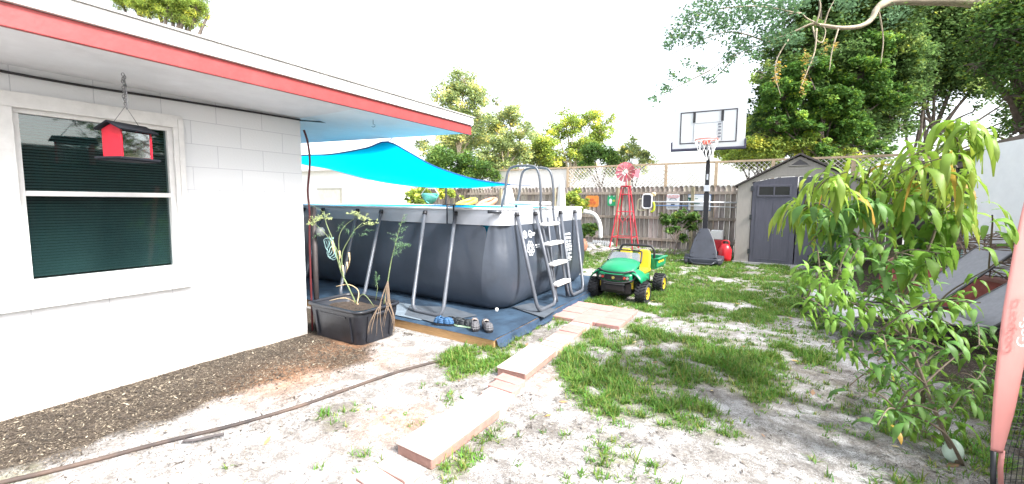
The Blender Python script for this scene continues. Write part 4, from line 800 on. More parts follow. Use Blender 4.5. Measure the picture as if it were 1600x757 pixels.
# ------------------------------------------------------------------ fences
fw_ = mat('weathered_wood', (.30, .265, .235), .9, var=.38, scale=3, stretch=(14, 14, 1.2), bump=.4, bscale=30, tint=True)
FY = 14.1
def picket_fence(name, label, p0, p1, zt, group=None, wmat=fw_, rail_side=-1, panel=2.4, top='dog'):
    p0, p1 = Vector((*p0, 0)), Vector((*p1, 0)); L_ = (p1-p0).length; u = (p1-p0).normalized(); nrm = Vector((u.y, -u.x, 0))*1
    t_ = thing(name, label, 'fence', p0, 0, group); k = 0; s = 0
    while s < L_-.05:
        e_ = min(s+panel, L_); V_, Q_, C_ = [], [], []; x = s+.01
        while x < e_-.05:
            w_ = .138 if top == 'dog' else .1495; h_ = zt+random.uniform(-.015, .015); th = .018; dz = random.uniform(-.006, .006); c = random.uniform(.65, 1.25)
            out = [(0, 0), (w_, 0), (w_, h_-.10), (w_*.93, h_-.035), (w_*.72, h_), (w_*.28, h_), (w_*.07, h_-.035), (0, h_-.10)] if top == 'dog' else [(0, 0), (w_, 0), (w_, h_-.04), (w_*.8, h_), (w_*.6, h_), (w_*.4, h_), (w_*.2, h_), (0, h_-.04)]
            b = len(V_)
            for a_, z_ in out: V_.append(p0+u*(x+a_)+nrm*dz+Vector((0, 0, z_)))
            for a_, z_ in out: V_.append(p0+u*(x+a_)+nrm*(dz-th)+Vector((0, 0, z_)))
            for (i, j, k1, l) in ((0, 1, 2, 7), (7, 2, 3, 6), (6, 3, 4, 5), (8, 15, 10, 9), (15, 14, 11, 10), (14, 13, 12, 11)): Q_.append((b+i, b+j, b+k1, b+l))
            for i in range(8): Q_.append((b+i, b+(i+1) % 8, b+8+(i+1) % 8, b+8+i))
            C_ += [(c, c*random.uniform(.95, 1.03), c*random.uniform(.92, 1.05))]*16; x += .15
        npmesh('panel', np.array([tuple(v) for v in V_]), np.array(Q_), wmat, t_, tint=np.array(C_))
        for z_ in (.28, 1.0, zt-.22):
            c = .85; a_ = p0+u*s+nrm*(.032*1)+Vector((0, 0, z_)); b_ = p0+u*e_+nrm*.032+Vector((0, 0, z_)); q = MB().bar(a_, b_, .045, .09).build('rail', wmat, t_)
            at = q.data.color_attributes.new('tint', 'FLOAT_COLOR', 'POINT'); at.data.foreach_set('color', [1.15, 1.1, 1.05, 1]*8)
        q = MB().bar(p0+u*s+nrm*.09, p0+u*s+nrm*.09+Vector((0, 0, zt-.03)), .09, .09).build('post', wmat, t_); at = q.data.color_attributes.new('tint', 'FLOAT_COLOR', 'POINT'); at.data.foreach_set('color', [1., 1., .75, 1]*8)
        s = e_; k += 1
    return t_
picket_fence('picket_fence', 'weathered grey wood picket fence across the back of the yard', (-16.3, FY), (3.1, FY), 2.03)
# side fence, darker boards
sf = picket_fence('board_fence', 'tall dark board fence along the right side of the yard', (3.12, FY), (3.12, -4.), 2.45, wmat=mat('dark_boards', (.10, .085, .075), .9, var=.35, scale=3, stretch=(14, 14, 1.2), bump=.3, tint=True), top='flat')
MB().bb((3.06, -4., 2.40), (3.2, FY, 2.50)).build('cap', mat('cap_wood', (.14, .11, .09), .9, var=.2), sf)
# lattice fence behind
lf = thing('lattice_fence', 'white lattice screen with tan posts rising behind the picket fence', 'fence', (-4, 14.9, 0))
lat = mat('lattice_white', (.76, .73, .69), .7, var=.06); tan = mat('tan_post', (.50, .38, .26), .8, var=.25, scale=6)
LY = 14.9; za, zb = 1.85, 2.78; xs = [-10.1, -9.3, -6.55, -4.15, -2.9, -1.35, .2, 2.1, 3.6]
def zcap(x): return 2.86-.012*(x+10)
for i in range(len(xs)-1):
    x0, x1 = xs[i], xs[i+1]
    if i < 2: MB().bb((x0+.05, LY, za-1.7), (x1-.0, LY+.02, zb)).build('panel', lat, lf); continue
    m_ = MB(); st = .135; h = zb-za
    for sg_ in (-1, 1):
        k = x0-h
        while k < x1:
            a_, b_ = (k, za), (k+h, zb)
            if a_[0] < x0: a_ = (x0, za+(x0-k))
            if b_[0] > x1: b_ = (x1, za+(x1-k))
            if b_[0]-a_[0] > .02:
                if sg_ < 0: a_, b_ = (x0+x1-a_[0], a_[1]), (x0+x1-b_[0], b_[1])
                m_.bar((a_[0], LY+.005*sg_, a_[1]), (b_[0], LY+.005*sg_, b_[1]), .008, .078, (0, 1, 0))
            k += st
    m_.build('lattice', lat, lf)
for x in xs: MB().bb((x-.045, LY-.06, 0), (x+.045, LY-.012, 2.83)).build('post', tan, lf)
MB().bb((xs[0], LY-.05, 2.79), (xs[-1], LY+.03, 2.85)).build('cap', tan, lf)
# neighbour's white buildings
nb = thing('neighbour_building', 'white garage with a low roof beyond the fence and lattice', 'building', (-3, 19, 0))
MB().bb((-9.5, 19, 0), (4.5, 25, 2.15)).build('wall', mat('neighbour_white', (.80, .80, .79), .6, var=.04), nb)
MB().add([(-9.9, 18.6, 2.15), (4.9, 18.6, 2.15), (4.9, 22, 2.3), (-9.9, 22, 2.3)], [(0, 1, 2, 3)]).add([(-9.9, 25.4, 2.15), (4.9, 25.4, 2.15), (4.9, 22, 2.3), (-9.9, 22, 2.3)], [(0, 3, 2, 1)]).build('roof', mat('neighbour_roof', (.74, .73, .72), .7), nb, solid=.06)
sbu = thing('white_outbuilding', 'white outbuilding with a plain door beyond the pool under the sail', 'building', (-15, 10.8, 0))
wx0, wx1 = -21, -13.2
MB().bb((wx0, 10.9, 0), (wx1, 14.0, 2.75)).build('wall', MATS['neighbour_white'], sbu)
MB().add([(wx0-.3, 10.6, 2.75), (wx1+.3, 10.6, 2.75), (wx1+.3, 14.2, 3.0), (wx0-.3, 14.2, 3.0)], [(0, 1, 2, 3)]).build('roof', MATS['neighbour_roof'], sbu, solid=.05)
d0, d1 = UY(497, 297, 10.86), UY(531, 297, 10.86)
dr_ = MB().bb((d0.x, 10.85, 0), (d1.x, 10.888, d1.z)).build('door', mat('door_cream', (.66, .65, .58), .6), sbu)
MB().bb((d0.x-.08, 10.86, d1.z), (d1.x+.08, 10.893, d1.z+.08)).bb((d1.x, 10.86, 0), (d1.x+.07, 10.893, d1.z)).build('frame', mat('door_trim', (.45, .43, .36), .6), dr_)
a_ = UY(597, 291, 13.2); 
gt = thing('white_gate', 'white wooden gate with a diagonal brace beside the outbuilding', 'gate', UY(615, 318, 13.6))
g0, g1 = UY(598, 302, 13.6), UY(633, 302, 13.6)
MB().bb((g0.x, 13.62, 0), (g1.x, 13.65, g0.z)).build('panel', MATS['neighbour_white'], gt)
MB().bb((g0.x-.05, 13.58, g0.z-.04), (g1.x+.05, 13.615, g0.z+.03)).bb((g1.x-.03, 13.58, 0), (g1.x+.05, 13.615, g0.z-.04)).bar((g0.x, 13.59, g0.z-.1), (g1.x-.1, 13.59, .6), .05, .03).build('frame', tan, gt)

# ------------------------------------------------------------------ things on the fence
SY = FY-.10
def sign(name, label, cat, x0, y0, x1, y1, m, Yp=SY, th=.02, grp=None, r=.0):
    a_, b_ = UY(x0, y0, Yp), UY(x1, y1, Yp); c = (a_+b_)/2; t_ = thing(name, label, cat, c, 0, grp); w_, h_ = abs(b_.x-a_.x), abs(a_.z-b_.z)
    q = [(-w_/2+r, -h_/2), (w_/2-r, -h_/2), (w_/2, -h_/2+r), (w_/2, h_/2-r), (w_/2-r, h_/2), (-w_/2+r, h_/2), (-w_/2, h_/2-r), (-w_/2, -h_/2+r)] if r else [(-w_/2, -h_/2), (w_/2, -h_/2), (w_/2, h_/2), (-w_/2, h_/2)]
    MB().prism(q, frameM(c, (1, 0, 0), (0, 0, 1)), -th).build('board', m, t_); return t_, c, w_, h_
def on(t_, nm, c, dx, dz, w_, h_, m, d=.003): return MB().bb((c.x+dx-w_/2, SY-d-.003, c.z+dz-h_/2), (c.x+dx+w_/2, SY-d, c.z+dz+h_/2)).build(nm, m, t_)
org_ = mat('plaque_orange', (.72, .26, .05), .6, var=.25, scale=12); gre = mat('plaque_green', (.02, .42, .17), .5, var=.15, scale=12); sgw = mat('sign_white', (.72, .74, .77), .4, var=.05)
t_, c, w_, h_ = sign('plaque', 'square orange plaque with darker circles hanging on the fence', 'plaque', 915, 306, 935, 324, org_, r=.05)
for dx, dz in ((-.08, .06), (.02, .05), (-.03, -.06), (.1, -.05)): MB().lathe([(.055, 0), (.055, .006)], (c.x+dx, SY-.002, c.z+dz), 14, Matrix.Rotation(PI/2, 3, 'X')).build('disc', mat('plaque_red', (.60, .13, .04), .6), t_)
t_, c, w_, h_ = sign('plaque', 'bright green square plaque with two white shapes on the fence', 'plaque', 949.5, 306, 969, 322, gre, r=.03)
for s_ in (-1, 1): MB().ell((c.x+s_*.12, SY-.008, c.z-.03), (.055, .01, .10), 8).build('white_shape', sgw, t_, smooth=True)
MB().ell((c.x, SY-.006, c.z-.0), (.05, .01, .04), 8).build('centre_shape', mat('plaque_yellow', (.5, .6, .1), .5), t_, smooth=True)
for dx in (-.15, 0, .15): on(t_, 'tab', c, dx, h_/2-.02, .03, .05, sgw)
sr = mat('sign_red', (.62, .10, .09), .5); sk = mat('sign_dark', (.06, .07, .09), .5)
t_, c, w_, h_ = sign('warning_sign', 'small white warning sign with red heading and car outline on the fence', 'sign', 1042, 303.5, 1061, 328, sgw, r=.03)
text('CAUTION', .088, frameM((c.x, SY-.004, c.z+h_*.36), (1, 0, 0), (0, 0, 1)), sr, t_)
on(t_, 'line', c, 0, h_*.26, w_*.8, .012, sr); on(t_, 'bar', c, .02, 0, w_*.55, .045, sk); on(t_, 'bar', c, .0, -.09, w_*.3, .05, sk)
MB().tube([(c.x+.10*math.cos(q), SY-.006, c.z+.05+.07*math.sin(q)) for q in np.linspace(0, PI, 10)], .008, 6).build('arc', sk, t_)
text('NO PARKING', .05, frameM((c.x, SY-.004, c.z-h_*.37), (1, 0, 0), (0, 0, 1)), sk, t_)
t_, c, w_, h_ = sign('notice_board', 'wide white board with dark green marks behind the hoop pole', 'sign', 1076, 305, 1109, 329, sgw, r=.03)
MB().bb((c.x-w_/2-.02, SY+.021, c.z-h_/2-.02), (c.x+w_/2+.02, SY+.035, c.z+h_/2+.02)).build('frame', mat('frame_blue', (.10, .16, .28), .5), t_)
gd = mat('mark_green', (.02, .14, .10), .5)
for dx, dz, a_, b_ in ((-.25, .13, .16, .05), (-.2, .09, .1, .05), (-.27, .09, .05, .09), (-.08, .12, .08, .02), (-.22, -.03, .07, .05), (-.1, -.02, .15, .035), (0, -.02, .04, .03)): on(t_, 'mark', c, dx, dz, a_, b_, gd)
for dz in (-.12, -.17, .2): on(t_, 'line', c, .05, dz, w_*.75, .006, mat('mark_pale', (.4, .5, .58), .5))
# bodyboard-like rounded frames
def rloop(c, w_, h_, r, n=5):
    pts = []
    for cx, cz, a0 in ((w_/2-r, -h_/2+r, -90), (w_/2-r, h_/2-r, 0), (-w_/2+r, h_/2-r, 90), (-w_/2+r, -h_/2+r, 180)):
        for k in range(n+1): q = math.radians(a0+90*k/n); pts.append(c+Vector((cx+r*math.cos(q), 0, cz+r*math.sin(q))))
    return pts
c = UY(1011, 315, SY-.06); t_ = thing('wall_lounger', 'dark oval panel with white tube rim hung on the fence', 'panel', c)
lp = rloop(c, .30, .46, .09); MB().tube(lp+[lp[0]], .026, 8, False).build('rim', sgw, t_, smooth=True)
MB().add(lp, [list(range(len(lp)))]).build('panel', mat('panel_dark', (.04, .045, .065), .5, var=.3), t_, solid=.02)
c2 = UY(1003, 320, SY-.02); t_ = thing('tube_frame', 'pale yellow bent tube frame behind the oval dark panel', 'frame', c2)
lp = rloop(c2, .26, .38, .07); MB().tube(lp+[lp[0]], .018, 8, False).build('tube', mat('tube_cream', (.66, .64, .45), .5), t_, smooth=True)
c = UY(1018, 322, SY-.05); o = MB().tube(smoothcurve([c+Vector((-.02, 0, -.2)), c+Vector((.06, 0, -.16)), c+Vector((.09, 0, .0)), c+Vector((.05, 0, .14))], 4), .035, 8).build('lime_float', mat('lime', (.50, .62, .04), .5), org=T(tuple(c)), smooth=True); tag(o, 'curved lime green foam piece hooked beside the oval panel', 'float')
c = UY(1021.5, 304, SY-.03); o = MB().lathe([(.0, .03), (.07, .02), (.075, 0), (.06, -.01)], c, 20, Matrix.Rotation(PI/2, 3, 'X')).build('round_lamp', mat('lamp_cream', (.80, .68, .42), .5), org=T(tuple(c)), smooth=True); tag(o, 'small round cream disc fixed on the fence post', 'disc')
for (ya, yb_, xa, xb, r_, l_) in ((315.5, 317, 1019, 1152, .022, 'long white pole lying across the fence, the upper of two'), (322, 324.5, 1078, 1152, .016, 'long white pole lying across the fence, the lower of two')):
    a_, b_ = UY(xa, ya, SY-.05), UY(xb, yb_, SY-.05); o = MB().tube([a_, b_], r_, 8).build('pole', sgw, org=T(tuple(a_)), smooth=True); tag(o, l_, 'pole', 'white poles on the fence')
a_, b_ = UY(1019, 321.5, SY-.05), UY(1076, 322, SY-.05); o = MB().tube([a_, b_], .016, 8).build('pole', mat('pole_blue', (.12, .22, .45), .4), org=T(tuple(a_))); tag(o, 'thin blue pole on the fence left of the white board', 'pole')

# ------------------------------------------------------------------ small things in the yard
t_ = thing('engine_box', 'red machine with a white square tank behind the hoop base', 'machine', (-.98, 12.35, 0))
wb0, wb1 = UY(1111, 360, 12.2), UY(1127, 375, 12.2)
MB().bb((wb0.x, 12.15, wb1.z), (wb1.x+.04, 12.45, wb0.z)).build('tank', off, t_, bevel=.02)
MB().bb((wb0.x+.02, 12.15, .2), (wb1.x+.06, 12.5, wb1.z-.005)).build('body', mat('machine_red', (.50, .03, .04), .4), t_, bevel=.02)
MB().tube([(wb1.x+.1, 12.15, .1), (wb1.x+.08, 12.15, wb1.z+.1)], .015, 6).bb((wb0.x, 12.2, 0), (wb1.x+.1, 12.6, .2)).build('frame', black, t_)
gc = UY(1133, 392, 11.75); t_ = thing('fuel_can', 'red plastic fuel can on the ground beside the shed wall', 'fuel can', (gc.x, 11.75, 0))
MB().lathe([(.05, 0), (.14, .02), (.15, .12), (.15, .32), (.10, .42), (.05, .46)], (gc.x, 11.75, .0), 18).build('body', mat('can_red', (.62, .02, .03), .35), t_, smooth=True)
MB().tube(smoothcurve([(gc.x-.08, 11.75, .42), (gc.x-.07, 11.75, .53), (gc.x+.07, 11.75, .53), (gc.x+.08, 11.75, .42)], 4), .016, 8).build('handle', MATS['can_red'], t_, smooth=True)
pc = UY(908, 384, 11.5); t_ = thing('clay_pot', 'round terracotta pot just past the pool corner', 'pot', (pc.x, 11.5, 0))
MB().lathe([(.09, 0), (.17, .08), (.20, .2), (.17, .32), (.12, .36), (.14, .39), (.11, .40), (.10, .36), (.02, .32)], (pc.x, 11.5, 0), 20).build('body', mat('terracotta', (.50, .23, .15), .8, var=.2), t_, smooth=True)
stm = mat('border_stone', (.46, .44, .40), .9, var=.25, bump=.5, bscale=20)
pl_s = []
for k in range(26):
    px, py = random.uniform(912, 962), random.uniform(380, 393); q = UZ(px, py); s_ = random.uniform(.07, .17)
    o = MB().ell((q.x, q.y, s_*.25), (s_, s_*random.uniform(.6, .9), s_*.5), 5, .14).build('stone', stm, org=T((q.x, q.y, 0)), smooth=True)
    tag(o, 'rough pale stone in the heap between the pool and the windmill', 'stone', 'pale stones heaped by the windmill')
q0, q1 = UY(918, 379, 13.5), UY(945, 379, 13.5)
t_ = thing('edging_fence', 'low white slatted edging piece at the foot of the fence', 'edging', (q1.x, 13.5, 0))
MB().bb((q0.x, 13.49, .0), (q0.x+.35, 13.52, .10)).build('board', sgw, t_)
m_ = MB()
for k in range(8): m_.bb((q1.x-.42+k*.085, 13.49, 0), (q1.x-.37+k*.085, 13.52, .19))
m_.bb((q1.x-.44, 13.521, .05), (q1.x+.24, 13.535, .08)).bb((q1.x-.44, 13.521, .13), (q1.x+.24, 13.535, .16)).build('slats', sgw, t_)
# parasols and play things behind the pool
def parasol(px0, px1, py0, py1, d, label):
    a_, b_ = UD((px0+px1)/2, py1, d), UD((px0+px1)/2, py0, d); w_ = abs(px1-px0)/F*d/2; t_ = thing('closed_parasol', label, 'parasol', (a_.x, a_.y, 0), 0, 'closed white parasols')
    pr = [(w_*.75, a_.z-.3), (w_*1.0, a_.z-.25), (w_*.85, a_.z+.1), (w_*.7, (a_.z+b_.z)/2), (w_*.55, b_.z-.1), (.03, b_.z)]
    n = 20; vs = []
    for r_, z_ in pr: vs += [Vector((a_.x+r_*(1+.18*math.cos(5*2*PI*k/n))*math.cos(2*PI*k/n), a_.y+r_*(1+.18*math.cos(5*2*PI*k/n))*math.sin(2*PI*k/n), z_)) for k in range(n)]
    MB().add(vs, [(i*n+k, i*n+(k+1) % n, (i+1)*n+(k+1) % n, (i+1)*n+k) for i in range(len(pr)-1) for k in range(n)]).build('canopy', mat('canvas_white', (.76, .74, .72), .8, var=.08), t_, smooth=True)
    MB().tube([(a_.x, a_.y, 0), (a_.x, a_.y, b_.z+.06)], .022, 8).build('pole', off, t_)
parasol(783, 805, 291, 316, 10.6, 'closed white parasol left of the ladder behind the pool')
parasol(870, 884, 279, 322, 10.2, 'tall closed white parasol right of the ladder behind the pool')
def cushion(px, py, d, r, m, lab, name='pool_toy'):
    c = UD(px, py, d); t_ = thing(name, lab, 'pool toy', (c.x, c.y, 0))
    MB().tube([(c.x+r[0]*math.cos(q), c.y+.3*math.sin(q), c.z+r[2]*math.sin(q)*.9) for q in np.linspace(0, 2*PI, 25)], r[2]*.5, 10, False).ell((c.x, c.y, c.z-.05), (r[0]*.8, .25, r[2]*.6), 8).build('float', m, t_, smooth=True)
    MB().bb((c.x-.3, c.y-.25, c.z-r[2]-.12), (c.x+.3, c.y+.25, c.z-r[2]*1.1)).build('shelf', tan, t_); 
    for sx in (-.25, .25): MB().bb((c.x+sx-.03, c.y-.03, 0), (c.x+sx+.03, c.y+.03, c.z-r[2]-.12)).build('leg', tan, t_)
cushion(729, 317, 9.6, (.16, .1, .09), mat('toy_lemon', (.68, .66, .10), .4, var=.2), 'yellow inflatable toy seen over the far rim of the pool')
cushion(761, 317, 9.8, (.15, .1, .10), mat('toy_coral', (.60, .28, .18), .5, var=.3, scale=14), 'coral red inflatable toy behind the far rim of the pool')
c = UD(672, 320, 11.5); t_ = thing('hammock_chair', 'pale teal hanging net chair beyond the pool under the sail', 'chair', (c.x, c.y, 0))
MB().grid([[Vector((c.x+.34*math.cos(q)*s_*.75, c.y+.2*math.sin(q), c.z+.22-.3*(1-s_**2)*.7+.10*abs(math.sin(q)))) for q in np.linspace(0, 2*PI, 20)] for s_ in np.linspace(.2, 1, 6)]).build('seat', mat('hammock_teal', (.10, .42, .36), .7, var=.3, scale=30), t_, smooth=True, solid=.02)
MB().tube([(c.x-.34, c.y, c.z+.28), (c.x, c.y, c.z+.62), (c.x+.34, c.y, c.z+.28)], .01, 5).tube([(c.x, c.y, c.z+.62), (c.x, c.y, 2.0)], .012, 5).build('rope', off, t_); MB().tube([(c.x+.5, c.y+.1, 0), (c.x+.5, c.y+.1, 2.0), (c.x, c.y, 2.0)], .025, 8).build('stand', dark, t_)

# ------------------------------------------------------------------ foliage builders
bark = mat('tree_bark', (.13, .105, .085), .9, var=.35, scale=8, bump=.5, bscale=20); palebark = mat('pale_bark', (.42, .35, .26), .85, var=.3, scale=6, bump=.4, bscale=18)
def leafmat(nm, col, tr=.35): return mat(nm, col, .7, var=.22, scale=1.2, trans=tr, tint=True, spec=.2)
def leaves(name, C, size, m, parent, flat=.5, spread=None, var=.5, droop=.0, asp=.5, warm=.12):
    N = len(C); nr = RNG.normal(size=(N, 3)); nr[:, 2] = np.abs(nr[:, 2])+flat; nr /= np.linalg.norm(nr, axis=1)[:, None]
    a_ = RNG.normal(size=(N, 3)); a_[:, 2] -= droop*2; a_ -= nr*(a_*nr).sum(1)[:, None]; a_ /= np.linalg.norm(a_, axis=1)[:, None]+1e-9; b_ = np.cross(nr, a_)
    L_ = (size*RNG.uniform(.6, 1.35, N))[:, None]; W_ = L_*asp
    Vv = np.stack([C-a_*L_*.5, C-b_*W_*.5+nr*L_*.08, C+a_*L_*.5, C+b_*W_*.5+nr*L_*.08], 1).reshape(-1, 3)
    t_ = RNG.uniform(1-var*.5, 1+var*.5, N)[:, None]*np.ones(3); w_ = RNG.random(N) < warm; t_[w_] *= [1.6, 1.25, .7]
    return npmesh(name, Vv, np.arange(4*N).reshape(N, 4), m, parent, tint=np.repeat(t_, 4, 0))
def tree(name, label, base, tr_r, blobs, n, size, m, bm=bark, cat='tree', group=None, sub=22, gap=.34, stems=1, fill=.25, twig=True, flat=.5, asp=.55, warm=.12, hang=0):
    base = Vector(base); t_ = thing(name, label, cat, base, 0, group)
    B = [(Vector(c), r) for c, r in blobs]; top = sum((c for c, _ in B), Vector())/len(B)
    TRK = MB(); fork = base.lerp(top, .42); fork.x = base.x+(top.x-base.x)*.25; fork.y = base.y+(top.y-base.y)*.25
    for s in range(stems):
        o_ = Vector((random.uniform(-1, 1), random.uniform(-1, 1), 0))*(tr_r*2.5 if stems > 1 else 0); cs = sorted(B, key=lambda b_: -b_[0].z)[:max(3, len(B)//2)]; e_ = random.choice(cs)[0]; q = smoothcurve([base+o_, base.lerp(fork, .5)+o_*1.5+Vector((random.uniform(-1, 1), random.uniform(-1, 1), 0))*tr_r, fork+o_*1.5, fork.lerp(e_, .55)+o_, e_], 5)
        TRK.tube(q, [tr_r*(1.0-.94*(i/len(q))**.8) for i in range(len(q))], 8)
    TRK.build('trunk', bm, t_, smooth=True)
    LM = MB(); cl = []; rad = []
    tot = sum(r**2 for _, r in B)
    for c, r in B:
        st = fork.lerp(top, random.uniform(0, .6)); mid = st.lerp(c, .5)+Vector((random.uniform(-.3, .3), random.uniform(-.3, .3), random.uniform(-.1, .4)))*r; q = smoothcurve([st, mid, c], 5); LM.tube(q, [tr_r*.5*(1-.75*i/len(q))+.006 for i in range(len(q))], 6)
        k = max(5, int(1.5*sub*r*r/(tot/len(B))))
        for j in range(k):
            d_ = Vector((random.gauss(0, 1), random.gauss(0, 1), random.gauss(0, 1))).normalized()*r*random.uniform(fill, 1)**.6; p = c+Vector((d_.x, d_.y, d_.z*.85)); cl.append(p); rad.append(r*gap*random.uniform(.55, 1.3))
            if twig: LM.tube([c+d_*.05, c.lerp(p, .5)+Vector((0, 0, .06*r)), p], [tr_r*.12+.004, tr_r*.09+.003, .003], 4, False)
    LM.build('limbs', bm, t_)
    cl = np.array([tuple(c) for c in cl]); rad = np.array(rad); w_ = rad**2; w_ /= w_.sum(); ix = RNG.choice(len(cl), n, p=w_)
    g_ = RNG.normal(size=(n, 3)); g_ /= np.linalg.norm(g_, axis=1)[:, None]; g_ *= (RNG.random(n)**.45)[:, None]; g_[:, 2] *= .7
    C = cl[ix]+g_*rad[ix][:, None]*1.35
    if hang: C[:, 2] -= RNG.random(n)*hang
    ct = RNG.uniform(.6, 1.25, len(cl))*np.where(RNG.random(len(cl)) < .16, 1.9, 1.)  # brighter, yellower clumps paint backlit dapples into the crown colour
    o = leaves('crown', C, size, m, t_, flat=flat, asp=asp, warm=warm); at = o.data.color_attributes['tint']; a_ = np.empty(n*16, np.float32); at.data.foreach_get('color', a_); a_ = a_.reshape(n, 4, 4); a_[:, :, :3] *= ct[ix][:, None, None]; a_[:, :, 0] *= (1+.35*np.clip(ct[ix]-1, 0, 1))[:, None]; at.data.foreach_set('color', a_.ravel())
    return t_
def BL(L_): return [(UD(px, py, d), r/F*d) for px, py, d, r in L_]
g_dark = leafmat('leaf_dark_green', (.11, .20, .06), .48); g_dapple = leafmat('leaf_dapple_green', (.09, .20, .04)); g_mid = leafmat('leaf_mid_green', (.10, .20, .05)); g_hazed = leafmat('leaf_pale_hazed', (.34, .44, .19), .5); g_yel = leafmat('leaf_yellow_green', (.33, .45, .10), .5); g_blue = leafmat('leaf_bluish_green', (.12, .22, .11))  # pale green lifted to stand in for haze and glare at the back
# big trees right
def gb(px, d): v = UD(px, 330, d); return (v.x, v.y, 0)
tree('large_tree', 'huge dense dark green tree spreading over the garden shed', gb(1330, 16.5), .18, BL([(1235, 70, 16, 45), (1300, 40, 16.5, 65), (1220, 130, 15.5, 42), (1290, 120, 16, 60), (1360, 90, 17, 65), (1240, 185, 15.5, 42), (1310, 190, 16, 50), (1370, 160, 17, 50), (1260, 225, 15.5, 30), (1330, 235, 16, 35), (1205, 175, 15.5, 26), (1200, 200, 15.5, 24), (1360, -20, 16, 80), (1280, -60, 15, 60), (1370, 215, 17, 24), (1200, 120, 15.5, 28), (1205, 150, 15.5, 30), (1345, 215, 16, 30), (1400, 110, 17, 50), (1300, 230, 15.5, 34), (1340, 252, 15.2, 22), (1300, 255, 15, 20), (1375, 245, 16, 22), (1230, 215, 15.5, 30), (1390, 190, 17, 34), (1185, 210, 15.5, 20)]), 175000, .14, g_dark, stems=3, sub=30, gap=.24, warm=.10)
tree('broad_tree', 'broad green tree with forked trunks at the right behind the fence', gb(1405, 18), .12, BL([(1430, 60, 18, 60), (1470, 120, 18, 48), (1420, 140, 18, 40), (1500, 70, 17.5, 50), (1530, 130, 17, 36), (1440, 10, 18, 60), (1540, 10, 17, 60), (1400, 200, 18.5, 26), (1460, 172, 18, 20), (1570, 190, 17, 26), (1600, 225, 17, 30), (1480, 205, 17.5, 16), (1520, 175, 17, 14), (1480, 20, 17.5, 60), (1560, 90, 17, 50), (1450, 100, 18, 50), (1590, 150, 17, 34), (1420, 175, 18, 26), (1550, 215, 17, 22), (1570, 235, 17, 24), (1440, 225, 18, 14)]), 105000, .14, g_dark, stems=3, sub=22, gap=.36, warm=.12)
tree('overhanging_tree', 'green tree with drooping leafy boughs at the far right edge', gb(1680, 9.5), .2, BL([(1560, 60, 8.5, 45), (1600, 110, 8.2, 45), (1530, 100, 8.8, 28), (1640, 50, 8.5, 60), (1590, 20, 8.5, 50), (1650, 160, 8.5, 50), (1575, 150, 8.4, 20), (1590, 205, 8.5, 22)]), 16000, .085, g_mid, sub=22, gap=.35, warm=.15)
# overhanging branch of a pale-barked tree
ob_ = thing('branching_tree', 'tree reaching a pale bare bough and sparse bluish leaves over the yard', 'tree', gb(1760, 9))
lim = [(1760, 330, 9.), (1740, 120, 9.), (1640, 10, 9), (1560, 6, 9), (1490, 1, 9), (1440, 1, 9), (1395, 2, 9), (1372, 12, 9), (1362, 30, 9), (1345, 41, 9), (1315, 44, 9), (1285, 40, 9.1), (1268, 38, 9.2), (1240, 50, 9.3), (1200, 66, 9.4), (1150, 85, 9.6), (1110, 110, 9.7)]
q = smoothcurve([UD(*p) for p in lim], 5); MB().tube(q, [max(.011, .17*(1-i/len(q))**1.4) if i < 35 else max(.010, .062*(1-(i-35)/(len(q)-34))**1.1) for i in range(len(q))], 9).build('trunk', palebark, ob_, smooth=True)
LM = MB()
tw = [[(1285, 40, 9.1), (1262, 30, 9.1), (1250, 20, 9.), (1230, 23, 9.)], [(1275, 38, 9.1), (1282, 10, 9), (1275, -15, 9)], [(1288, 38, 9.1), (1296, 15, 9), (1310, -10, 9)], [(1270, 42, 9.1), (1275, 62, 9), (1285, 66, 9), (1290, 50, 9), (1287, 42, 9)], [(1276, 45, 9), (1273, 80, 9), (1262, 110, 9), (1250, 140, 9)], [(1310, 45, 9), (1300, 80, 9), (1296, 110, 9)], [(1240, 50, 9.3), (1215, 90, 9.2), (1212, 120, 9.2), (1220, 150, 9.2)], [(1372, 12, 9), (1380, 60, 9.2), (1376, 100, 9.2)],
    [(1200, 66, 9.4), (1140, 50, 9.5), (1080, 70, 9.6), (1040, 90, 9.6)], [(1250, 22, 9), (1180, 10, 9.2), (1100, 20, 9.4), (1060, 50, 9.4)], [(1110, 110, 9.7), (1070, 130, 9.8), (1020, 155, 9.9)], [(1150, 85, 9.6), (1120, 120, 9.6), (1090, 140, 9.6)]]
for P_ in tw: q = smoothcurve([UD(*p) for p in P_], 5); LM.tube(q, [.018*(1-.7*i/len(q)) for i in range(len(q))], 6)
LM.build('limbs', palebark, ob_, smooth=True)
CC = []
for px, py, r, k in [(1110, 10, 30, 420), (1080, 30, 24, 300), (1060, 55, 20, 260), (1130, 40, 28, 420), (1170, 25, 30, 520), (1090, 60, 18, 200), (1155, 70, 22, 340), (1210, 20, 30, 600), (1200, 55, 24, 420), (1235, 60, 22, 300), (1180, 85, 15, 160), (1140, 90, 12, 110), (1045, 70, 10, 80), (1050, 115, 10, 45), (1068, 125, 10, 50), (1040, 140, 12, 60), (1020, 155, 9, 55), (1095, 108, 10, 60), (1110, 125, 10, 60), (1075, 100, 12, 40), (1130, 110, 9, 30), (1240, 0, 30, 500), (1160, -10, 40, 500), (1320, 5, 30, 300), (1400, 20, 30, 260), (1270, 95, 8, 60)]:
    for j in range(k):
        u, v = random.gauss(0, .5), random.gauss(0, .5); CC.append(tuple(UD(px+u*r, py+v*r*.8, 9.3+random.gauss(0, .35))))
leaves('crown', np.array(CC), .085, g_blue, ob_, flat=.9, asp=.55, warm=.05)
CC = []
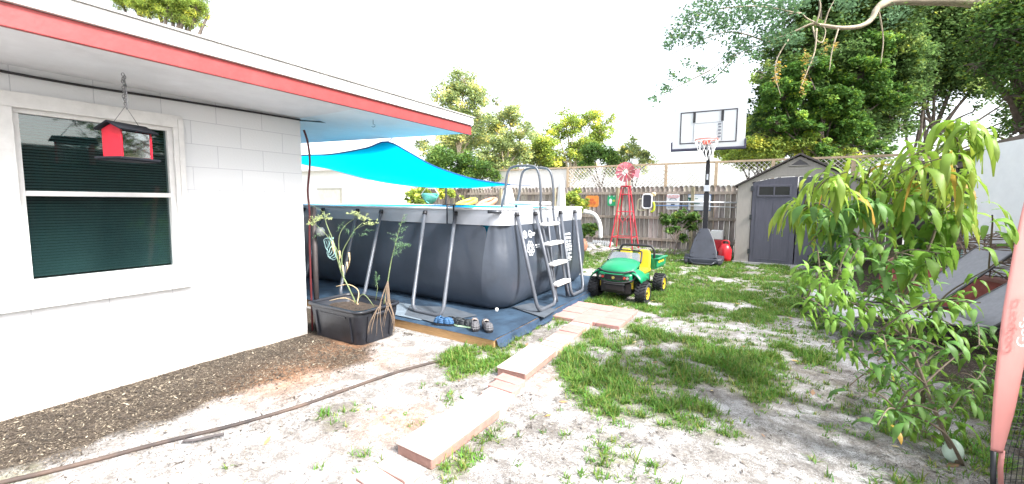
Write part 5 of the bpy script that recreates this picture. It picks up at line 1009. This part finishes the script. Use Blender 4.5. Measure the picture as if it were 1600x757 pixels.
for px, py, r, k in [(1262, 95, 7, 60), (1257, 125, 6, 40), (1215, 105, 6, 50), (1213, 125, 5, 40), (1290, 75, 6, 30), (1253, 140, 5, 25), (1305, 70, 5, 25)]:
    for j in range(k): CC.append(tuple(UD(px+random.gauss(0, .6)*r, py+random.gauss(0, 1.)*r, 9+random.gauss(0, .1))))
leaves('dry_vine', np.array(CC), .06, leafmat('leaf_dry_yellow', (.38, .30, .10)), ob_, warm=.3)
tree('dapple_layer', 'added green leaf layer for backlit dapples in the dark crown over the shed', gb(1265, 14.8), .07, BL([(1220, 150, 14.6, 30), (1260, 110, 14.6, 30), (1300, 160, 14.6, 34), (1345, 120, 14.8, 34), (1250, 200, 14.6, 26), (1330, 205, 14.6, 28), (1390, 150, 15, 26), (1280, 235, 14.6, 22), (1375, 235, 14.8, 18), (1210, 190, 14.6, 20), (1370, 70, 14.8, 26)]), 40000, .12, g_dapple, sub=22, gap=.26, warm=.2)  # added crown layer, its leaf colour imitates backlit dapples in the big tree
# bright bushes between hoop and shed
tree('tall_bush', 'bright yellow-green bush behind the lattice left of the shed roof', gb(1150, 17.5), .06, BL([(1130, 235, 17.5, 18), (1155, 225, 17.5, 24), (1185, 215, 17.5, 28), (1200, 240, 17.2, 24), (1225, 220, 17, 24), (1170, 250, 17.2, 18), (1250, 225, 15, 24), (1290, 240, 15, 22), (1210, 235, 15, 22), (1330, 250, 15, 20), (1180, 230, 15.2, 22), (1145, 245, 16, 18)]), 42000, .10, g_yel, cat='bush', sub=20, gap=.4)
tree('tall_bush', 'mid green bush behind the lattice just right of the hoop', gb(1200, 18.5), .07, BL([(1180, 190, 18.5, 22), (1165, 215, 18.5, 18), (1215, 200, 18.5, 26)]), 12000, .11, g_mid, cat='bush', sub=20, gap=.4)
# pale trees behind the fence, left of centre
tree('pale_tree', 'tall pale green tree with thin stems behind the pool', gb(720, 21), .13, BL([(700, 150, 21, 24), (725, 130, 21, 22), (745, 150, 21, 22), (690, 185, 21, 16), (720, 175, 21, 24), (750, 185, 21, 20), (700, 215, 21, 22), (735, 215, 21, 24), (680, 235, 21, 20), (712, 118, 21, 10)]), 15000, .13, g_hazed, palebark, stems=2, sub=20, gap=.36)
tree('pale_tree', 'lower airy green tree just right of the tallest pale one', gb(787, 20), .10, BL([(775, 190, 20, 20), (800, 180, 20, 20), (820, 205, 20, 18), (785, 220, 20, 22), (765, 245, 20, 20), (812, 235, 20, 20), (795, 258, 20, 16), (775, 160, 20, 10), (822, 245, 20, 12)]), 13000, .12, g_hazed, palebark, stems=2, sub=20, gap=.36)
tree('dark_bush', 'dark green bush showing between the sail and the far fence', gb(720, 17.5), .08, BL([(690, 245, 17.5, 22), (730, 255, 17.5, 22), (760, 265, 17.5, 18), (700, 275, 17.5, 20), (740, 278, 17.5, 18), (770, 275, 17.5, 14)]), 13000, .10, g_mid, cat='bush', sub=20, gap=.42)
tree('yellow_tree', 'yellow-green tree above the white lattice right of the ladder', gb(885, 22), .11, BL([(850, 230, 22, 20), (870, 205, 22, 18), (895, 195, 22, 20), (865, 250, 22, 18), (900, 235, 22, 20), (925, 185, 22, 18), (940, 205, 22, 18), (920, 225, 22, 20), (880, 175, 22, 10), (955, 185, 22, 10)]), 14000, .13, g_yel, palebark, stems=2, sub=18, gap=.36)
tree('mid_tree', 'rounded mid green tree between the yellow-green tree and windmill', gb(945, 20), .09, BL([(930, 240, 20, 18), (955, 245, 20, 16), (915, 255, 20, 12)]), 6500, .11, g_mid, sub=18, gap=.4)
tree('small_tree', 'small sparse green tree above the lattice behind the windmill', gb(985, 20), .07, BL([(985, 235, 20, 15), (1005, 245, 20, 13), (970, 250, 20, 12), (990, 218, 20, 8), (1020, 252, 20, 8)]), 4200, .11, g_hazed, sub=16, gap=.38)
tree('pale_thicket', 'low pale green thicket joining the trees just above the back fence', gb(850, 23), .06, BL([(680, 262, 23, 20), (720, 230, 23, 18), (760, 215, 23, 16), (800, 240, 23, 20), (840, 245, 23, 20), (835, 215, 23, 12), (870, 262, 23, 20), (910, 262, 23, 18), (960, 262, 23, 16), (1000, 264, 23, 12), (770, 262, 23, 20), (660, 225, 23, 12)]), 30000, .14, g_hazed, palebark, cat='bush', sub=22, gap=.4)
# pine above the roof
tree('pine_tree', 'sunlit yellow-green pine showing above the house roof', (UD(270, 300, 17).x, UD(270, 300, 17).y, 0), .2, BL([(200, 0, 17, 18), (230, 12, 17, 18), (265, -5, 17, 20), (258, 22, 17, 14), (290, 10, 17, 22), (300, 32, 17, 14), (318, 38, 17, 8), (325, 25, 17, 8), (240, -30, 17, 30), (300, -25, 17, 26), (190, -25, 17, 20), (270, -70, 17, 30), (215, 8, 17, 16), (250, 5, 17, 18), (280, 28, 17, 14), (310, 15, 17, 16), (185, -8, 17, 16)]), 90000, .16, g_yel, sub=26, gap=.36, asp=.13, flat=.1)
# trees out of frame on the right that shade the yard and show in the window glass
for (x, y, r, l_) in [(7.5, 6., 2.6, 'tall dark tree beyond the right fence nearest the camera'), (8.5, 10.5, 2.8, 'tall dark tree beyond the right fence near the shed')]:
    tree('boundary_tree', l_, (x, y, 0), .22, [(Vector((x+random.uniform(-1.5, 1.5), y+random.uniform(-2.2, 2.2), 4.2+random.uniform(-1.2, 2.8))), r*.55) for k in range(8)], 16000, .2, g_dark, sub=16, gap=.45)
# small shrubs near the fence
def shrub(name, label, base, blobs, n, size, m, **k): return tree(name, label, base, .022, blobs, n, size, m, cat='shrub', twig=True, **k)
b_ = UZ(1063, 392); shrub('broadleaf_shrub', 'leafy green shrub growing beside the basketball hoop', (b_.x, 12.2, 0), BL([(1042, 345, 11.9, 9), (1062, 338, 11.9, 9), (1082, 340, 11.8, 9), (1052, 358, 11.9, 10), (1078, 354, 11.9, 9), (1067, 372, 11.9, 8), (1036, 338, 12, 6), (1092, 344, 11.8, 5), (1070, 330, 12.2, 5)]), 1900, .14, g_mid, stems=3, sub=14, gap=.45, asp=.32)
b_ = UZ(895, 388); shrub('flowering_shrub', 'yellow-green shrub with blossoms against the fence behind the pool', (-5.6, 13.3, 0), BL([(880, 318, 13.2, 10), (895, 310, 13.2, 11), (908, 320, 13.2, 10), (900, 330, 13.2, 9), (902, 300, 13.3, 6), (915, 312, 13.3, 5)]), 2200, .10, g_yel, sub=14, gap=.45)
shrub('low_shrub', 'low green bush below the pool hose at the fence foot', (-5.35, 12.6, 0), BL([(915, 358, 12.6, 9), (928, 355, 12.6, 7), (908, 366, 12.6, 7), (922, 364, 12.6, 6)]), 1100, .10, g_mid, sub=12, gap=.5)
shrub('garden_shrub', 'yellowish shrub beside the hanging net chair beyond the pool', (UD(655, 320, 12).x, UD(655, 320, 12).y, 0), BL([(645, 303, 12, 9), (660, 300, 12, 9), (655, 312, 12, 10), (640, 312, 12, 7)]), 1500, .10, g_yel, sub=12, gap=.45)
shrub('fence_vine', 'light green leafy growth hanging over the fence below the sail', (UD(695, 300, 13.6).x, UD(695, 300, 13.6).y, 0), BL([(693, 298, 13.5, 8), (703, 303, 13.5, 7), (690, 306, 13.5, 6), (722, 308, 13.5, 4)]), 1000, .09, g_yel, sub=12, gap=.45)
b_ = UZ(1282, 428); shrub('low_shrub', 'small twiggy shrub in front of the shed doors', (b_.x, b_.y, 0), BL([(1280, 408, 9.3, 13), (1295, 400, 9.2, 12), (1268, 415, 9.3, 8), (1310, 410, 9.2, 10)]), 700, .06, g_mid, sub=12, gap=.5)
b_ = UZ(1268, 425)

# ------------------------------------------------------------------ right side of the yard
wp = thing('leaning_sheet', 'large white sheet leaning on the fence at the far right', 'panel', (3.0, 9., 0))
A_, B_, C_ = Vector((2.55, 9.6, 2.42)), Vector((2.98, 7.4, 2.42)), 0
M_ = frameM((2.72, 9.2, .35), (.32, -1, 0), (.03, .02, 1)); MB().prism([(0, 0), (2.6, -.05), (2.6, 2.1), (0, 2.05)], M_, -.03).build('sheet', mat('panel_white', (.78, .79, .80), .5, var=.05), wp)
MB().prism([(-.04, -.02), (0, -.02), (0, 2.07), (-.04, 2.07)], M_, -.04).build('edge', mat('edge_teal', (.25, .42, .40), .6), wp)
rw_ = thing('red_wall', 'low rusty red retaining wall behind the loungers', 'wall', (2.6, 8.4, 0))
MB().bar((1.9, 9.6, .27), (3.05, 6.1, .27), .14, .54).build('blocks', mat('red_blocks', (.36, .10, .08), .85, var=.35, scale=5, bump=.4), rw_)
MB().bar((1.9, 9.6, .56), (3.05, 6.1, .56), .17, .04).build('cap', mat('red_cap', (.34, .17, .14), .85, var=.3), rw_)
lm_ = mat('lounger_fabric', (.27, .27, .28), .75, var=.12, scale=20); lmp = mat('lounger_pale', (.48, .48, .47), .75, var=.1, scale=20); fr = mat('lounger_frame', (.10, .10, .095), .45, .4)
def lounger(label, p0, p1, fm, back=.95, w=.56, hz=.30, ang=42):
    p0, p1 = Vector((*p0, 0)), Vector((*p1, 0)); u = (p1-p0).normalized(); L_ = (p1-p0).length; rz = math.atan2(u.y, u.x)
    t_ = thing('sun_lounger', label, 'sun lounger', p0, rz, 'grey sun loungers by the red wall')
    prof_ = [(0, hz-.06), (.06, hz-.01), (.2, hz+.01), (.7, hz), (1.15, hz)]; e_ = math.radians(ang); 
    MB().grid([[Vector((a_, s_*w/2, z_-.02*(1-s_*s_))) for s_ in np.linspace(-1, 1, 7)] for a_, z_ in prof_]).build('seat', fm, t_, False, smooth=True, solid=.012)
    MB().grid([[Vector((1.17+math.cos(e_)*a_, s_*w/2, hz+.0+math.sin(e_)*a_-.02*(1-s_*s_))) for s_ in np.linspace(-1, 1, 7)] for a_ in np.linspace(0, back, 6)]).build('backrest', lm_, t_, False, smooth=True, solid=.014)
    f = MB()
    for s_ in (-1, 1): f.tube(smoothcurve([(-.02, s_*w/2, hz-.12), (.0, s_*w/2, hz-.04), (.15, s_*w/2, hz), (.8, s_*w/2, hz-.01), (L_, s_*w/2, hz-.02)], 4), .014, 7).tube([(1.17, s_*w/2, hz), (1.17+math.cos(e_)*back, s_*w/2, hz+math.sin(e_)*back)], .014, 7)
    f.tube([(L_, -w/2, hz-.02), (L_, w/2, hz-.02)], .013, 7); f.build('frame', fr, t_, False, smooth=True)
    for s_ in (-1, 1):
        MB().tube([(.1, s_*w/2, hz), (-.05, s_*(w/2+.02), 0)], .013, 7).build('leg', fr, t_, False, smooth=True); MB().tube(smoothcurve([(L_*.62, s_*w/2, hz), (L_*.7, s_*(w/2+.02), .02), (L_*.95, s_*(w/2+.02), .02), (L_, s_*w/2, hz)], 5), .013, 7).build('leg', fr, t_, False, smooth=True)
    return t_
lounger('pale grey lounger farther from the camera, foot toward the shed', (.62, 6.75), (2.35, 7.15), lmp, ang=46, back=.95)
l2 = lounger('grey lounger nearer the camera with a raised flat backrest', (.80, 5.85), (2.45, 6.25), lmp, ang=40, back=1.05)
c = UD(1586, 414, 6.0); o = MB().ell(tuple(c), (.05, .04, .04), 8, .15).build('blue_clip', mat('clip_blue', (.02, .15, .55), .5), org=T(tuple(c)), smooth=True); tag(o, 'small bright blue ball resting on the lounger backrest', 'ball')
# heap of twigs
tg = MB()
for k in range(130):
    c = Vector((2.75+random.gauss(0, .25), 8.2+random.gauss(0, .8), .62+random.uniform(0, .45))); d_ = Vector((random.gauss(0, 1), random.gauss(0, 1), random.gauss(0, .35))).normalized()*random.uniform(.2, .5); tg.tube([c-d_, c+Vector((0, 0, .03)), c+d_], [.006, .008, .003], 4, False)
o = tg.build('twig_pile', mat('twig', (.20, .14, .10), .9, var=.4), org=T((2.75, 8.2, .5))); tag(o, 'heap of dry brown twigs above the red wall', 'brush pile', kind='stuff')
shrub('leafy_bush', 'small dark green bush by the white sheet at the right edge', (2.55, 7.2, 0), BL([(1560, 385, 6.6, 16), (1590, 360, 6.5, 18), (1580, 400, 6.6, 14), (1550, 405, 6.8, 10), (1610, 380, 6.4, 18)]), 1300, .075, g_mid, sub=14, gap=.5)
# pale green bowl-like ball
c = UZ(1487, 722); c = Vector((c.x, c.y, .06)); o = MB().ell((c.x, c.y, .068), (.045, .05, .068), 12, .02).build('pale_ball', mat('pale_mint', (.52, .66, .55), .45, var=.12, scale=20), org=T(tuple(c)), smooth=True); tag(o, 'pale mint green oval ball at the foot of the leafy shrub', 'ball')

# ------------------------------------------------------------------ foreground shrub with long drooping leaves
ms = thing('long_leaved_shrub', 'young foreground tree with long drooping bright green leaves', 'shrub', (1.1, 3.35, 0))
lgm = bpy.data.materials.new('drooping_leaf'); lgm.use_nodes = True; t = lgm.node_tree; n = t.nodes; L = t.links; b = n['Principled BSDF']; b.inputs['Roughness'].default_value = .5; b.inputs['Specular IOR Level'].default_value = .35
at = n.new('ShaderNodeAttribute'); at.attribute_name = 'tint'; L.new(at.outputs['Color'], b.inputs['Base Color']); tr = n.new('ShaderNodeBsdfTranslucent'); L.new(at.outputs['Color'], tr.inputs[0]); mx = n.new('ShaderNodeMixShader'); mx.inputs[0].default_value = .42
L.new(b.outputs[0], mx.inputs[1]); L.new(tr.outputs[0], mx.inputs[2]); L.new(mx.outputs[0], n['Material Output'].inputs[0])
CV, CQ, CT = [], [], []
def longleaf(p, az, el, ln, wd, droop, col):
    seg = 7; d = Vector((math.cos(az)*math.cos(el), math.sin(az)*math.cos(el), math.sin(el))); q = Vector(p); sd = Vector((-math.sin(az), math.cos(az), 0)); sd = (sd+Vector((0, 0, random.uniform(-.5, .5)))).normalized(); b = len(CV); ph = random.uniform(0, 6)
    for i in range(seg+1):
        t_ = i/seg; w_ = wd*.5*(math.sin(PI*min(1, t_*.93+.06))**.75)*(1-.25*t_); nr = sd.cross(d).normalized(); wv = .10*wd*math.sin(ph+t_*9)
        for s_, lift in ((-1, .28), (0, 0), (1, .28)): 
            CV.append(q+sd*s_*w_+nr*(lift*w_+wv*s_)); cc = 1.18 if s_ == 0 else 1.; cc *= (1-.25*t_*random.random()); CT.append((col[0]*cc*(1+.25*t_), col[1]*cc, col[2]*cc))
        if i < seg:
            for s_ in (0, 1): CQ.append((b+3*i+s_, b+3*i+s_+1, b+3*i+s_+4, b+3*i+s_+3))
        q = q+d*(ln/seg); d = (d+Vector((0, 0, -droop*(.75+t_)/seg*2.6))).normalized()
STM = MB(); trunk = {}
def cane(P_, r0): 
    q = smoothcurve([UD(*p) for p in P_], 5); STM.tube(q, [r0*(1-.75*i/len(q)) for i in range(len(q))], 8); return q
canes = [cane([(1497, 725, 2.36), (1470, 665, 2.4), (1445, 600, 2.45), (1418, 530, 2.5), (1400, 480, 2.55), (1380, 430, 2.6), (1372, 380, 2.65), (1350, 320, 2.7)], .012),
    cane([(1440, 660, 2.75), (1440, 600, 2.75), (1425, 540, 2.75), (1408, 470, 2.8), (1400, 400, 2.8), (1395, 340, 2.8), (1410, 290, 2.8)], .016),
    cane([(1505, 728, 2.36), (1478, 680, 2.3), (1440, 655, 2.3), (1400, 640, 2.3)], .010), cane([(1408, 470, 2.8), (1450, 390, 2.75), (1480, 300, 2.7), (1500, 230, 2.7), (1512, 200, 2.7)], .010),
    cane([(1400, 420, 2.8), (1340, 370, 2.8), (1290, 340, 2.8), (1255, 330, 2.8)], .009), cane([(1418, 530, 2.5), (1360, 490, 2.5), (1300, 460, 2.45), (1260, 470, 2.4)], .007), cane([(1445, 600, 2.45), (1490, 560, 2.5), (1530, 540, 2.5)], .006),
    cane([(1425, 540, 2.75), (1470, 470, 2.6), (1510, 440, 2.5), (1545, 420, 2.4)], .007), cane([(1470, 665, 2.4), (1500, 620, 2.4), (1530, 590, 2.4)], .006), cane([(1440, 640, 2.6), (1400, 600, 2.6), (1350, 570, 2.55), (1330, 540, 2.5)], .007), cane([(1445, 600, 2.45), (1400, 560, 2.4), (1370, 520, 2.35)], .006)]
allp = [p for c in canes for p in c]
def cluster(px, py, d, n, lpx, dr, hue, spread=1.0):
    tip = UD(px, py, d); base = min((p for p in allp), key=lambda p: (p-tip).length+max(0, p.z-tip.z)*.8); ax = (tip-base); 
    if ax.length > .02: STM.tube(smoothcurve([base, base.lerp(tip, .5)+Vector((0, 0, .15*ax.length)), tip], 4), [.0045]*5+[.0035]*4 if ax.length > .1 else .0035, 5, False)
    axn = ax.normalized() if ax.length > .02 else Vector((0, 0, 1)); wl_ = lpx/F*d
    for k in range(int(n*(2.5 if hue == 'y' else 1.75))):
        p = tip-axn*random.uniform(-.02, .24)+Vector((random.gauss(0, .035), random.gauss(0, .035), random.gauss(0, .035))); az = random.uniform(0, 2*PI)*spread; el = random.uniform(-.75, .55) if hue == 'y' else random.uniform(-.5, .6)
        ln = wl_*(random.uniform(.35, .98) if hue == 'y' else random.uniform(.35, .95)); 
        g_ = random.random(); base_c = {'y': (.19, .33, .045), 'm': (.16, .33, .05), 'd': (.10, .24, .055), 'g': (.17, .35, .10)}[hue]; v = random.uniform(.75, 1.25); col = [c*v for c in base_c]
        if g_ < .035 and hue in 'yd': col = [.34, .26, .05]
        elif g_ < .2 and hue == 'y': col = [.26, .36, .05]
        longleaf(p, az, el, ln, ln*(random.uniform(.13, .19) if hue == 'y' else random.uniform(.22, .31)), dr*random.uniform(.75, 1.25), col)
J = lambda s: random.gauss(0, s)
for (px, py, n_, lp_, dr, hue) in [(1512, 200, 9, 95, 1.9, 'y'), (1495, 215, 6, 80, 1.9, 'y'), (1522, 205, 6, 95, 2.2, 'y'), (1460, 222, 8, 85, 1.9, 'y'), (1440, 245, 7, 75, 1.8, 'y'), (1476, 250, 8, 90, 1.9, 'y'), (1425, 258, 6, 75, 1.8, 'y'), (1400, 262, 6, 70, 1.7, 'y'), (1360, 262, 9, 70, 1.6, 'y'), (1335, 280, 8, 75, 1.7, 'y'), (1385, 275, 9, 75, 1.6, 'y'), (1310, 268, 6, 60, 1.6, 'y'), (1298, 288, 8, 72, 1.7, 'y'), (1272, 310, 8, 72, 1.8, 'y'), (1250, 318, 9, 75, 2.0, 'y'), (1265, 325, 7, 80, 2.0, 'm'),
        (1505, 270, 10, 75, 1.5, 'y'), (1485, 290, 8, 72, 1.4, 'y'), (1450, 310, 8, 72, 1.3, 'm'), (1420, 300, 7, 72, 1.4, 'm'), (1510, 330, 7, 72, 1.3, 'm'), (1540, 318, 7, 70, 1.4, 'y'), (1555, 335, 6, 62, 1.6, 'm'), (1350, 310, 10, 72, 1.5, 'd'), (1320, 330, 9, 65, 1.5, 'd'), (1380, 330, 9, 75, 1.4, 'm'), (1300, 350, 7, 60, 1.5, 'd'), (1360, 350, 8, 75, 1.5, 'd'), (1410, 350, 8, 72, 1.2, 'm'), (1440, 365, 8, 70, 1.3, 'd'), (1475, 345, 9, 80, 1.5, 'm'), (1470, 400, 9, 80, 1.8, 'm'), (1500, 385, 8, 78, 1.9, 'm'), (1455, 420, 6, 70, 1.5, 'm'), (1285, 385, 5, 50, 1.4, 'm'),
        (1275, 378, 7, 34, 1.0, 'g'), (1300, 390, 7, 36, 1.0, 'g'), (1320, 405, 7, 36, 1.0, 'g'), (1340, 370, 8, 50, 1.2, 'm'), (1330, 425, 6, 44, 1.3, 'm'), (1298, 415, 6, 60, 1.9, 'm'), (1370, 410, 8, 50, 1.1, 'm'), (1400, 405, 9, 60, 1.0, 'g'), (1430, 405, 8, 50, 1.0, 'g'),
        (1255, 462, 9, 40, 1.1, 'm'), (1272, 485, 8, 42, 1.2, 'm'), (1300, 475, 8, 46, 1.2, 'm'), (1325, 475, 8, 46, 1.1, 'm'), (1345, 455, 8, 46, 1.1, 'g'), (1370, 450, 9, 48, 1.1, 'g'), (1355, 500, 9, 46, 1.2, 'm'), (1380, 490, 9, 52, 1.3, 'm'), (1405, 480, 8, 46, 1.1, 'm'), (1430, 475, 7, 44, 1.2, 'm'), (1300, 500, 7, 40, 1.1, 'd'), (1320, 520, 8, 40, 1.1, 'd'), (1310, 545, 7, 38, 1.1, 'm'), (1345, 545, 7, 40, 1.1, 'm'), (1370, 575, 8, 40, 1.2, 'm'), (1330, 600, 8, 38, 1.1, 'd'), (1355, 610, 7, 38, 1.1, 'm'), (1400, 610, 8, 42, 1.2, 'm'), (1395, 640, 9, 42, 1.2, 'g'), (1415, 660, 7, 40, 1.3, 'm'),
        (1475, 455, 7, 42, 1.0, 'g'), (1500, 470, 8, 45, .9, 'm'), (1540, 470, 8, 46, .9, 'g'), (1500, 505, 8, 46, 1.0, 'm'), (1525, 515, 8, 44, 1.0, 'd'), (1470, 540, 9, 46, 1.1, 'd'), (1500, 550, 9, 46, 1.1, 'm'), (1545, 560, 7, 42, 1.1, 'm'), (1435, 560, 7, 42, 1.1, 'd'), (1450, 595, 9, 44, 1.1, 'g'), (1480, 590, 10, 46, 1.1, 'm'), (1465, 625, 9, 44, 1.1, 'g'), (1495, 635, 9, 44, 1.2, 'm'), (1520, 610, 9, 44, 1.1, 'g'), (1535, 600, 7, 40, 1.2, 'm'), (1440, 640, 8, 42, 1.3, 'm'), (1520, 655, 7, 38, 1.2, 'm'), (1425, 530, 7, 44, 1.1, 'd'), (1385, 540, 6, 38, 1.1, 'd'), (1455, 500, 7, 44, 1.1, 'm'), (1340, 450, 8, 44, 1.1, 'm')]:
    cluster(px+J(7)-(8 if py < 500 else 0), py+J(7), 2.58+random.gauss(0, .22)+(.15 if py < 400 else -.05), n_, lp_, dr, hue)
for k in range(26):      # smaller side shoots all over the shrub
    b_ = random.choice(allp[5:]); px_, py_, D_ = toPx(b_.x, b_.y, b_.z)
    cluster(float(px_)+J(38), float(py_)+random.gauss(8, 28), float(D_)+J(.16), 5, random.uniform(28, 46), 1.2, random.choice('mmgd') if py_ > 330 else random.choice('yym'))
STM.build('stems', mat('shrub_stem', (.15, .12, .085), .8, var=.3, scale=20), ms, smooth=True)
npmesh('leaves', np.array([tuple(v) for v in CV]), np.array(CQ), lgm, ms, tint=np.array(CT), smooth=True)

# ------------------------------------------------------------------ pink sports net at the right edge
nt_ = thing('sports_net', 'black sports net with a curved pink sleeve and white lettering', 'sports net', (1.1, 2.95, 0))
DN = 2.05
sl = [(1552, 765), (1553, 712)]
MB().tube([UD(1552, 800, DN), UD(1552, 705, DN)], .011, 10).build('pole', black, nt_, smooth=True)
L_ = [(1548, 704), (1549, 670), (1553, 610), (1558, 560), (1565, 500), (1573, 450), (1582, 400), (1592, 350), (1604, 300), (1618, 250)]
R_ = [(1567, 706), (1575, 680), (1586, 640), (1596, 590), (1606, 540), (1614, 480), (1620, 430), (1628, 370), (1638, 310), (1650, 250)]
LL = smoothcurve([UD(x, y, DN) for x, y in L_], 4); RR = smoothcurve([UD(x, y, DN+.03) for x, y in R_], 4)
pkm = mat('pink_nylon', (.80, .37, .34), .55, var=.07, scale=3, trans=.3, bump=.3, bscale=12)
MB().grid([[a_.lerp(b_, k/8)-Vector((fw[0], fw[1], 0))*(.018*math.sin(PI*k/8)) for k in range(9)] for a_, b_ in zip(LL, RR)]).build('sleeve', pkm, nt_, smooth=True, solid=.002)
tm_ = MB().tube([UD(1566, 704, DN+.02), UD(1563, 730, DN+.02), UD(1565, 790, DN+.02)], .010, 6).build('strap', pkm, nt_, smooth=True)
o0 = UD(1577, 560, DN)-Vector((fw[0], fw[1], 0))*.04; o1 = UD(1597, 430, DN)-Vector((fw[0], fw[1], 0))*.04; yv = UD(1550, 440, DN)-UD(1594, 440, DN)
text('GoSports', .072, frameM((o0+o1)/2, o1-o0, yv), mat('letter_white', (.80, .72, .70), .5), nt_, th=.0005)
NM = MB(); NN = 26
RB = [p for p in RR]; 
for k in range(1, 12):
    off2 = Vector((Rr[0], Rr[1], 0))*k*.028
    NM.tube([p+off2 for p in RB[::2]], .0013, 4, False)
for i in range(0, len(RB), 1):
    p = RB[i]; NM.tube([p, p+Vector((Rr[0], Rr[1], 0))*.33+Vector((0, 0, -.01))], .0013, 4, False)
lo_ = [RB[0]+Vector((0, 0, -.03*k)) for k in range(1, 12)]
for p in lo_: NM.tube([p, p+Vector((Rr[0], Rr[1], 0))*.33], .0013, 4, False)
for k in range(12): NM.tube([RB[0]+Vector((Rr[0], Rr[1], 0))*k*.028, lo_[-1]+Vector((Rr[0], Rr[1], 0))*k*.028], .0013, 4, False)
NM.build('netting', black, nt_)
MB().tube([RR[-1], RR[-1]+Vector((Rr[0], Rr[1], 0))*.4+Vector((0, 0, .35))], .01, 6).build('pole', black, nt_)
